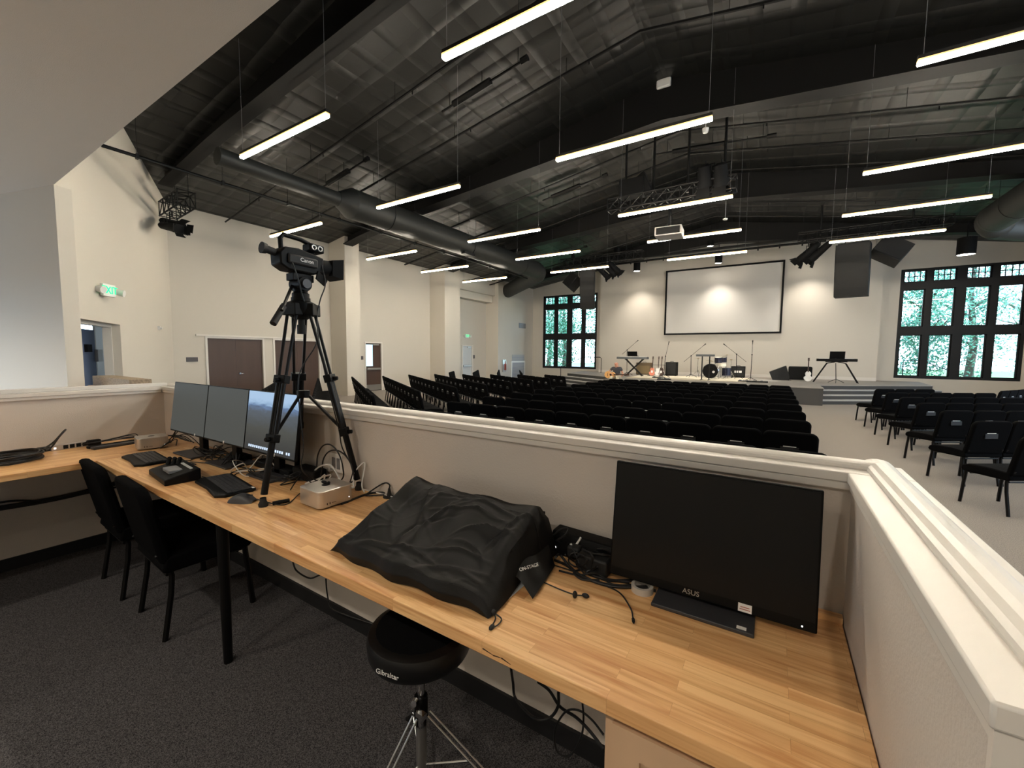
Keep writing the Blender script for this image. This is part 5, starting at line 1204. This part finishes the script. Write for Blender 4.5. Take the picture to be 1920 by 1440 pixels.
# outlet on the wall
q = pY(632, 868, 1.56); t = thing('wall_outlet', (q.x, 1.56, q.z), 'white wall outlet behind the silver computer', 'outlet')
MB().box((q.x-.06, 1.552, q.z-.058), (q.x+.06, 1.56, q.z+.058)).build('cover_plate', 'white', t, bevel=.003)
MB().box((q.x-.035, 1.548, q.z-.034), (q.x-.005, 1.553, q.z+.034)).box((q.x+.012, 1.548, q.z-.034), (q.x+.04, 1.553, q.z+.034)).build('sockets', 'grey', t)

# --- left return worktop
q = Vector((-4.58, .56, D)); m = MB(); rnd = random.Random(9)
for k in range(9):
    R1 = .13+.025*rnd.random(); m.tube([q+Vector((R1*cos(a)*1.1+rnd.uniform(-.004, .004), R1*sin(a)*1.0, .008+.006*k+.004*sin(3*a+k))) for a in np.linspace(0, 2*pi, 26, endpoint=False)], .0062, 6, True)
c_ = pz(95, 845, D)
m.tube(spline([q+Vector((-.05, .16, .05)), q+Vector((-.08, .22, .09)), q+Vector((-.07, .27, .16)), q+Vector((-.04, .28, .18)), q+Vector((-.03, .24, .13)), q+Vector((-.04, .2, .06)), q+Vector((.0, .16, .05))], 6), .0062, 6)
tag(m.build('coiled_cable', 'cable'), 'thick black cable coiled on the left return worktop', 'cable')
a, b = pz(83, 850, D), pz(172, 833, D); a.x = -4.80; b.x = -4.84; a.y, b.y = .78, 1.08
t = local_thing('power_strip', ((a.x+b.x)/2, (a.y+b.y)/2, D), 'silver power strip lying against the left booth wall', 'power strip', rz=math.atan2(b.y-a.y, b.x-a.x))
L = (b-a).length/2
MB().box((-L, -.025, 0), (L, .025, .042)).build('strip_body', 'alu', t, bevel=.003)
s_ = MB()
for k in range(6): s_.box((-L*.55+k*.038, -.027, .006), (-L*.55+k*.038+.028, -.0245, .036))
s_.build('sockets', 'matte', t); MB().box((-L+.015, -.0265, .014), (-L+.027, -.0245, .026)).build('switch', 'led', t)
MB().box((L*.35, -.06, .005), (L*.9, -.02, .05)).build('plug_adapter', 'matte', t, bevel=.006)
MB().box((-L-.07, -.02, .004), (-L, .02, .04)).build('power_plug', 'rubber', t, bevel=.006)
t = local_thing('flat_black_bar', (-4.62, 1.22, D), 'long flat black bar behind the left silver computer', 'bar', rz=R_(97))
MB().box((-.25, -.03, 0), (.25, .03, .022)).build('bar_body', 'darkgrey', t, bevel=.006)
MB().box((-.25, .05, 0), (.22, .1, .02)).build('bar_body', 'matte', t, bevel=.005)
for k in range(4):
    cable([(-4.75, .95+.04*k, D+.03), (-4.68, 1.1+.05*k, D+.045+.01*k), (-4.62, 1.3, D+.05), (-4.6+.08*k, 1.48, D+.03+.01*k), (-4.3+.05*k, 1.5, D+.02)], .004, 'cable', 'black cable along the left wall behind the flat bar, %s' % ['lowest', 'second', 'third', 'uppermost'][k])

# --- covered mixer
mx0, mx1 = -1.475, -.695
t = thing('covered_mixer', ((mx0+mx1)/2, 1.2, D), 'mixing console under a draped black fabric cover', 'mixer')
pr = [(1.02, D+.0), (1.02, D+.05), (1.34, D+.15), (1.40, D+.18), (1.44, D+.17), (1.44, D)]
MB().prism(pr, mx0+.07, mx1-.05, 'X').build('console_body', 'matte', t)
_r = random.Random(21)
FOLDS = [(.30, .62, 1.9, .22, .014, .011), (.36, .5, 1.75, .2, .012, .009), (.44, .42, 1.6, .2, .011, .012), (.40, .36, 1.2, .16, .01, -.008), (.22, .4, 1.95, .18, .014, .009),
         (.55, .74, .15, .22, .014, .010), (.70, .70, -.15, .2, .013, .011), (.62, .62, .1, .2, .012, .007), (.76, .50, .3, .12, .012, .013), (.84, .45, 1.2, .08, .012, .012), (.80, .34, -.5, .1, .012, .010),
         (.88, .6, 1.3, .16, .012, .01), (.68, .3, .25, .2, .012, .008), (.5, .2, .0, .3, .012, .009), (.3, .16, .1, .25, .012, .008), (.75, .18, .2, .18, .012, .010), (.12, .3, 2.1, .14, .013, .008)]
FOLDS += [(_r.random(), .1+.75*_r.random(), _r.uniform(0, 3.1), _r.uniform(.05, .12), _r.uniform(.006, .011), _r.uniform(.002, .005)) for _ in range(26)]
def cover(u, v):
    # u across, v front->back over the top; drapes to the desk at both sides
    x = mx0+(mx1-mx0)*u
    prof = [(0, .975, .004), (.06, .972, .03), (.12, .985, .062), (.3, 1.10, .10), (.55, 1.25, .152), (.74, 1.355, .196), (.80, 1.39, .208), (.86, 1.425, .195), (1., 1.45, .008)]
    for (a, ya, za), (b, yb, zb) in zip(prof, prof[1:]):
        if v <= b+1e-9:
            k = (v-a)/(b-a); y = ya+(yb-ya)*k; z = za+(zb-za)*k; break
    e = min(1, min(u, 1-u)/.085); drop = (1-e)**2
    z = z*(1-.93*drop)
    wr_ = .008*sin(7*u*pi+3.2*v*pi+1.5*sin(5*v))+.007*sin(16*v+9*u*(1-v)+2)+.006*math.exp(-((u-.42-.15*v)/.03)**2)+.007*math.exp(-((u-.35-.35*(1-v))/.025)**2)*(v < .7)-.012*math.exp(-((u-.83)/.05)**2-((v-.42)/.08)**2)+.012*math.exp(-((u-.78)/.04)**2-((v-.5)/.03)**2)
    def fold(cu, cv, ang, ln, wd, h):
        du, dv = u-cu, v-cv; a_ = cos(ang)*du+sin(ang)*dv; b_ = -sin(ang)*du+cos(ang)*dv
        b_ += .25*a_*a_/ln
        return h*math.exp(-(a_/ln)**2-(b_/wd)**2)
    for F in FOLDS: wr_ += fold(*F)
    z += wr_*e*(.3+.7*sin(pi*min(1, max(0, v)))) 
    z -= .02*sin(pi*u)*math.exp(-((v-.82)/.10)**2)-.006*math.exp(-((u-.02)/.05)**2)*math.exp(-((v-.8)/.1)**2)
    y += .004*sin(23*u)*(v < .15)+.006*sin(11*u+1)*(v > .7); x += .012*sin(9*v)*(1 if u > .95 or u < .05 else 0)
    y -= .055*(1-abs(2*u-1))*(v < .13)*.4
    return Vector((x, y, D+.003+max(0, z)))
MB().grid(cover, 130, 120).build('fabric_cover', 'cloth', t)
fl = MB(); fb = Vector((mx1-.02, 1.22, D))
fl.grid(lambda u, v: Vector((mx1-.035+.11*u*(1-.3*v), 1.17+.23*v-.05*u, D+.012+.10*(1-u)**1.5*(.25+.75*v)+.012*sin(6*v+3*u)*(1-u)+.01*sin(pi*u))), 16, 20).build('loose_flap', 'cloth', t)
pA = pY(1024, 1066, 1.235)
text_part('brand_mark', 'ON-STAGE', .016, Matrix.Translation((mx1+.012, 1.205, D+.062)) @ Matrix.Rotation(R_(-28), 4, 'Z') @ Matrix.Rotation(R_(50), 4, 'Y') @ Matrix.Rotation(R_(90), 4, 'Z'), 'white', t)
def toggle(p0, pts, label, balls):
    t = thing('drawstring_toggle', p0, label, 'drawstring'); MB().tube(spline(pts, 6), .0022, 6).build('cord', 'cable', t)
    for c, ax in balls: MB().ball(c, .009, 10, ax).build('cord_lock', 'rubber', t)
q0, q1, q2 = pz(1052, 1106, D+.008), pz(1078, 1115, D+.01), pz(1098, 1117, D+.008)
toggle(q0, [pz(1020, 1092, D+.008), q0, q1, q2], 'drawstring with black toggles right of the covered mixer', [(q1, (.9, 1, 1.5)), (q2, (1.5, .9, .9))])
q0, q1 = pz(925, 1148, D+.012), pz(922, 1176, D+.006)
toggle(q0, [q0, pz(940, 1160, D+.006), pz(934, 1171, D+.006), q1, pz(929, 1160, D+.008), q0], 'small looped drawstring at the front corner of the mixer cover', [(q0, (1.2, 1, 1)), (q1, (.8, 1.4, .8))])
pp = [pz(932, 1143, D), pz(990, 1092, D), pz(960, 1075, D), pz(900, 1125, D)]
tag(MB().add([v+Vector((0, 0, .0006)) for v in pp]+[v+Vector((0, 0, .0016)) for v in pp], [(0, 1, 2, 3), (7, 6, 5, 4), (0, 4, 5, 1), (1, 5, 6, 2), (2, 6, 7, 3), (3, 7, 4, 0)]).build('paper_sheet', 'paper'), 'white paper sheet sticking out from under the covered mixer', 'paper')

# --- power block and cables between mixer and monitor
q = pz(1095, 1045, D)
t = local_thing('power_conditioner', (-.60, 1.49, D), 'black power distribution block against the wall behind the cables', 'power strip', rz=R_(-4))
MB().prism([(-.045, 0), (-.045, .035), (-.02, .085), (.04, .09), (.045, 0)], -.13, .14, 'X').build('block_body', 'black_pl', t, bevel=.006)
s_ = MB()
for k in range(4): s_.cyl((-.09+k*.055, -.036, .055), (-.09+k*.055, -.040, .052), .014, n=12)
s_.build('sockets', 'matte', t); MB().cyl((-.10, -.046, .03), (-.10, -.05, .03), .004, n=8).build('indicator', 'bluelight' if 'bluelight' in M else 'led', t)
MB().box((.02, -.1, .0), (.14, -.045, .06)).box((-.03, -.085, .03), (.02, -.04, .07)).build('plug', 'rubber', t, bevel=.008)
P6 = lambda x, y, z=.006: pz(x, y, D+z)
cabs = [([P6(1040, 1050), P6(1062, 1060), P6(1090, 1080), P6(1130, 1094), P6(1200, 1102), P6(1230, 1108)], .0052),
        ([P6(1042, 1045, .05), P6(1050, 1040, .03), P6(1068, 1062), P6(1098, 1084), P6(1150, 1100), P6(1215, 1100)], .0048),
        ([P6(1040, 1060), P6(1080, 1073), P6(1120, 1092), P6(1160, 1110), P6(1182, 1140), P6(1187, 1160)], .0024),
        ([P6(1072, 1025, .07), P6(1085, 1055, .03), P6(1078, 1062, .01), P6(1066, 1052, .02), P6(1072, 1038, .05), P6(1086, 1040, .05), P6(1088, 1062, .01), P6(1110, 1080)], .003),
        ([P6(1092, 1030, .07), P6(1110, 1042, .07), P6(1108, 1066, .02), P6(1100, 1074, .006), P6(1130, 1085), P6(1180, 1092)], .005),
        ([P6(1100, 1040, .03), P6(1095, 1055, .03), P6(1112, 1075, .006), P6(1140, 1088), P6(1190, 1088)], .0055),
        ([P6(1120, 1030, .07), P6(1135, 1030, .09), P6(1150, 1040, .07), P6(1165, 1055, .05)], .0045),
        ([P6(1105, 1038, .06), P6(1130, 1040, .07), P6(1150, 1045, .05)], .0045),
        ([P6(1060, 1040, .06), P6(1075, 1052, .02), P6(1092, 1060, .04), P6(1100, 1048, .07), P6(1088, 1042, .06), P6(1080, 1056, .02), P6(1096, 1076, .006)], .0032),
        ([P6(1048, 1070), P6(1085, 1078), P6(1112, 1074, .02), P6(1128, 1080, .01), P6(1150, 1096), P6(1196, 1096)], .0035),
        ([P6(1120, 1062, .05), P6(1108, 1070, .01), P6(1090, 1068, .006), P6(1076, 1074, .01), P6(1092, 1086), P6(1124, 1088)], .004),
        ([P6(1045, 1012, .09), P6(1060, 1002, .12), P6(1064, 990, .14), P6(1052, 992, .13), P6(1038, 1003, .1)], .0035)]
dsc = ['thick cable sweeping from the mixer to the monitor stand', 'second cable sweeping under the monitor', 'thin cable ending in a small plug on the desk', 'thin curled cable in front of the power block', 'thick cable looping below the power block', 'cable pair lying behind the monitor stand', 'short cable arching to the back of the monitor', 'short lower cable to the back of the monitor', 'second coil of thin cable by the power block', 'thin cable winding towards the tape roll', 'black cable crossing in front of the adapter', 'cable loop standing at the mixer corner']
for (p, r_), l_ in zip(cabs, dsc): cable(p, r_, 'cable', l_)
a, b = P6(1187, 1160), P6(1188, 1168); tag(MB().cyl(a, a+(b-a)*.7, .0045, n=8).cyl(a+(b-a)*.7, b, .003, n=8).build('cable_plug', 'matte'), 'small plug at the end of the thin cable', 'plug')
a, b = P6(1075, 1030, .055), P6(1089, 1008, .085); tag(MB().tube([a+Vector((-.012, 0, .02)), a, b], .0045, 6).build('white_plug', 'white'), 'little white bent plug on the power block', 'plug')
q = P6(1204, 1108, 0); tag(MB().lathe([(.026, 0), (.036, 0), (.036, .022), (.026, .022), (.026, 0)], q, 26).build('tape_roll', 'taper'), 'grey-white roll of tape beside the monitor stand', 'tape roll') if M.setdefault('taper', mat('pale_tape', (190, 184, 176), .5)) else None

# --- cables hanging under the desk
def hang(pts, label, r=.0045): cable(pts, r, 'cable', label)
hang([pY(548, 1050, 1.2), pY(556, 1070, 1.25), pY(580, 1084, 1.25), pY(600, 1078, 1.25)], 'short black cable loop below the desk left of the stool')
hang([pY(611, 1085, 1.5), pY(613, 1110, 1.5), pY(620, 1138, 1.5), pY(640, 1150, 1.5), pY(700, 1170, 1.54)], 'black cable hanging down the wall left of the stool')
hang([pY(958, 1252, 1.5), pY(962, 1280, 1.5), pY(967, 1310, 1.5), pY(1000, 1345, 1.4), pY(1030, 1346, 1.4), pY(1046, 1325, 1.4), pY(1047, 1298, 1.4)], 'black cable drooping below the desk right of the stool', .006)
hang([pY(1008, 1278, 1.45), pY(1030, 1295, 1.45), pY(1050, 1325, 1.42), pY(1080, 1345, 1.4), pY(1105, 1370, 1.38), pY(1132, 1405, 1.35)], 'black cable running towards the cabinet', .006)
hang([pY(1092, 1318, 1.4), pY(1094, 1345, 1.4), pY(1090, 1380, 1.4), pY(1070, 1415, 1.4), pY(1045, 1410, 1.4), pY(1040, 1370, 1.4), pY(1060, 1335, 1.4), pY(1085, 1332, 1.4), pY(1110, 1350, 1.4), pY(1132, 1378, 1.38)], 'thin black cable loop beside the cabinet', .004)
tag(MB().tube(spline([(-4.9, -.3, .60), (-4.9, .4, .52), (-4.9, .9, .50), (-4.9, 1.4, .56)], 8), .02, 6).tube(spline([(-4.88, -.3, .56), (-4.88, .5, .56), (-4.88, .8, .50), (-4.88, 1.5, .50)], 8), .008, 6).build('cable_bundle', 'cable'), 'black cable bundle along the wall below the left worktop', 'cable')

# --- drum throne
M['vinyl'] = mat('black_vinyl', (13, 13, 13), .32, spec=.5)
cT = Vector((-1.10, 1.10, 0)); t = thing('drum_throne', cT, 'round black drum stool half under the desk', 'stool')
zs_ = EYE-1.04
MB().lathe([(.001, -.1), (.165, -.1), (.186, -.092), (.194, -.075), (.197, -.03), (.19, -.01), (.168, -.0), (.001, .002)], cT+Vector((0, 0, zs_)), 40).build('seat', 'vinyl', t)
MB().lathe([(.001, .0025), (.158, .0025), (.163, .0005)], cT+Vector((0, 0, zs_)), 40).build('seat_top', 'fabric', t)
MB().cyl(cT+Vector((0, 0, .2)), cT+Vector((0, 0, zs_-.09)), .0145, n=14).build('seat_post', 'chrome', t)
MB().cyl(cT+Vector((0, 0, .30)), cT+Vector((0, 0, .38)), .026, n=14).cyl(cT+Vector((0, 0, .26)), cT+Vector((0, 0, .30)), .02, n=12).build('height_collar', 'black_pl', t)
MB().cyl(cT+Vector((0, 0, .05)), cT+Vector((0, 0, .3)), .02, n=12).build('lower_tube', 'steel', t)
MB().box((.02, -.05, .34), (.06, -.03, .36), Matrix.Translation(cT)).box((.03, -.045, .30), (.045, -.035, .35), Matrix.Translation(cT)).cyl(cT+Vector((-.0, -.03, .38)), cT+Vector((.01, -.05, .385)), .012).build('wing_bolt', 'chrome', t)
for k in range(3):
    a = R_(-95)+2*pi*k/3; o_ = Vector((cos(a), sin(a), 0)); s_ = Vector((-o_.y, o_.x, 0)); lg = MB()
    for q in (-1, 1): lg.cyl(cT+o_*.03+s_*q*.012+Vector((0, 0, .31)), cT+o_*.31+s_*q*.012+Vector((0, 0, .03)), .0045, n=8)
    lg = lg.build('leg', 'chrome', t)
    MB().cyl(cT+Vector((0, 0, .09)), cT+o_*.2+Vector((0, 0, .135)), .004, n=6).build('strut', 'chrome', lg)
    MB().cyl(cT+o_*.30+Vector((0, 0, .045)), cT+o_*.325+Vector((0, 0, 0)), .014, .018, n=10).build('rubber_foot', 'rubber', lg)
_d = Vector((.18, -.98, 0)).normalized(); _c = cT+Vector((0, 0, zs_-.055))+_d*.1975
TT = Matrix.Translation(_c) @ Matrix(((-_d.y, 0, _d.x, 0), (_d.x, 0, _d.y, 0), (0, 1, 0, 0), (0, 0, 0, 1)))
text_part('brand_mark', 'Gibraltar', .026, TT @ Matrix.Rotation(0, 4, 'Z'), 'white', t)

# --- booth chairs
def bchair(x, y, rz, label):
    c = dup(chair); c.location = (x, y, .006); c.rotation_euler = (0, 0, rz); c.scale = (1, 1, 1.05); c['label'] = label; c['group'] = 'chairs pushed under the booth desk'
    for ch in list(c.children):
        if ch.name.startswith('card_pocket'):
            for g in list(ch.children): bpy.data.objects.remove(g)
            bpy.data.objects.remove(ch)
    return c
bchair(-3.93, .79, R_(-2), 'black chair at the desk, left one of the two in the booth')
bchair(-3.19, .79, R_(-3), 'black chair at the desk, right one of the two in the booth')

# --- patterned box beyond the left half wall
a, b = pY(174, 720, 2.1), pY(242, 715, 2.1)
t = thing('display_table', ((a.x+b.x)/2, 2.25, 0), 'narrow table behind the left half wall, almost hidden', 'table')
MB().box((a.x-.05, 2.05, a.z-.05), (b.x+.05, 2.4, a.z-.02)).build('table_top', 'cab', t)
for u in (a.x, b.x):
    for v in (2.1, 2.36): MB().box((u-.02, v-.02, 0), (u+.02, v+.02, a.z-.05)).build('leg', 'cab', t)
M['pattern'] = mat('floral_print', (150, 132, 110), .7, var=.9, vscale=38)
_p = M['pattern'].node_tree
tag(MB().box((a.x, 2.1, a.z-.02), (b.x, 2.36, b.z+.02)).build('decorated_box', 'pattern', bevel=.005), 'patterned box peeking over the left half wall below the doorway', 'box')
# hanging wires reach the roof
for o in S.objects:
    if o.name.startswith('tube_light'):
        for ch in o.children:
            if ch.name.startswith('hanging_wire'):
                pass
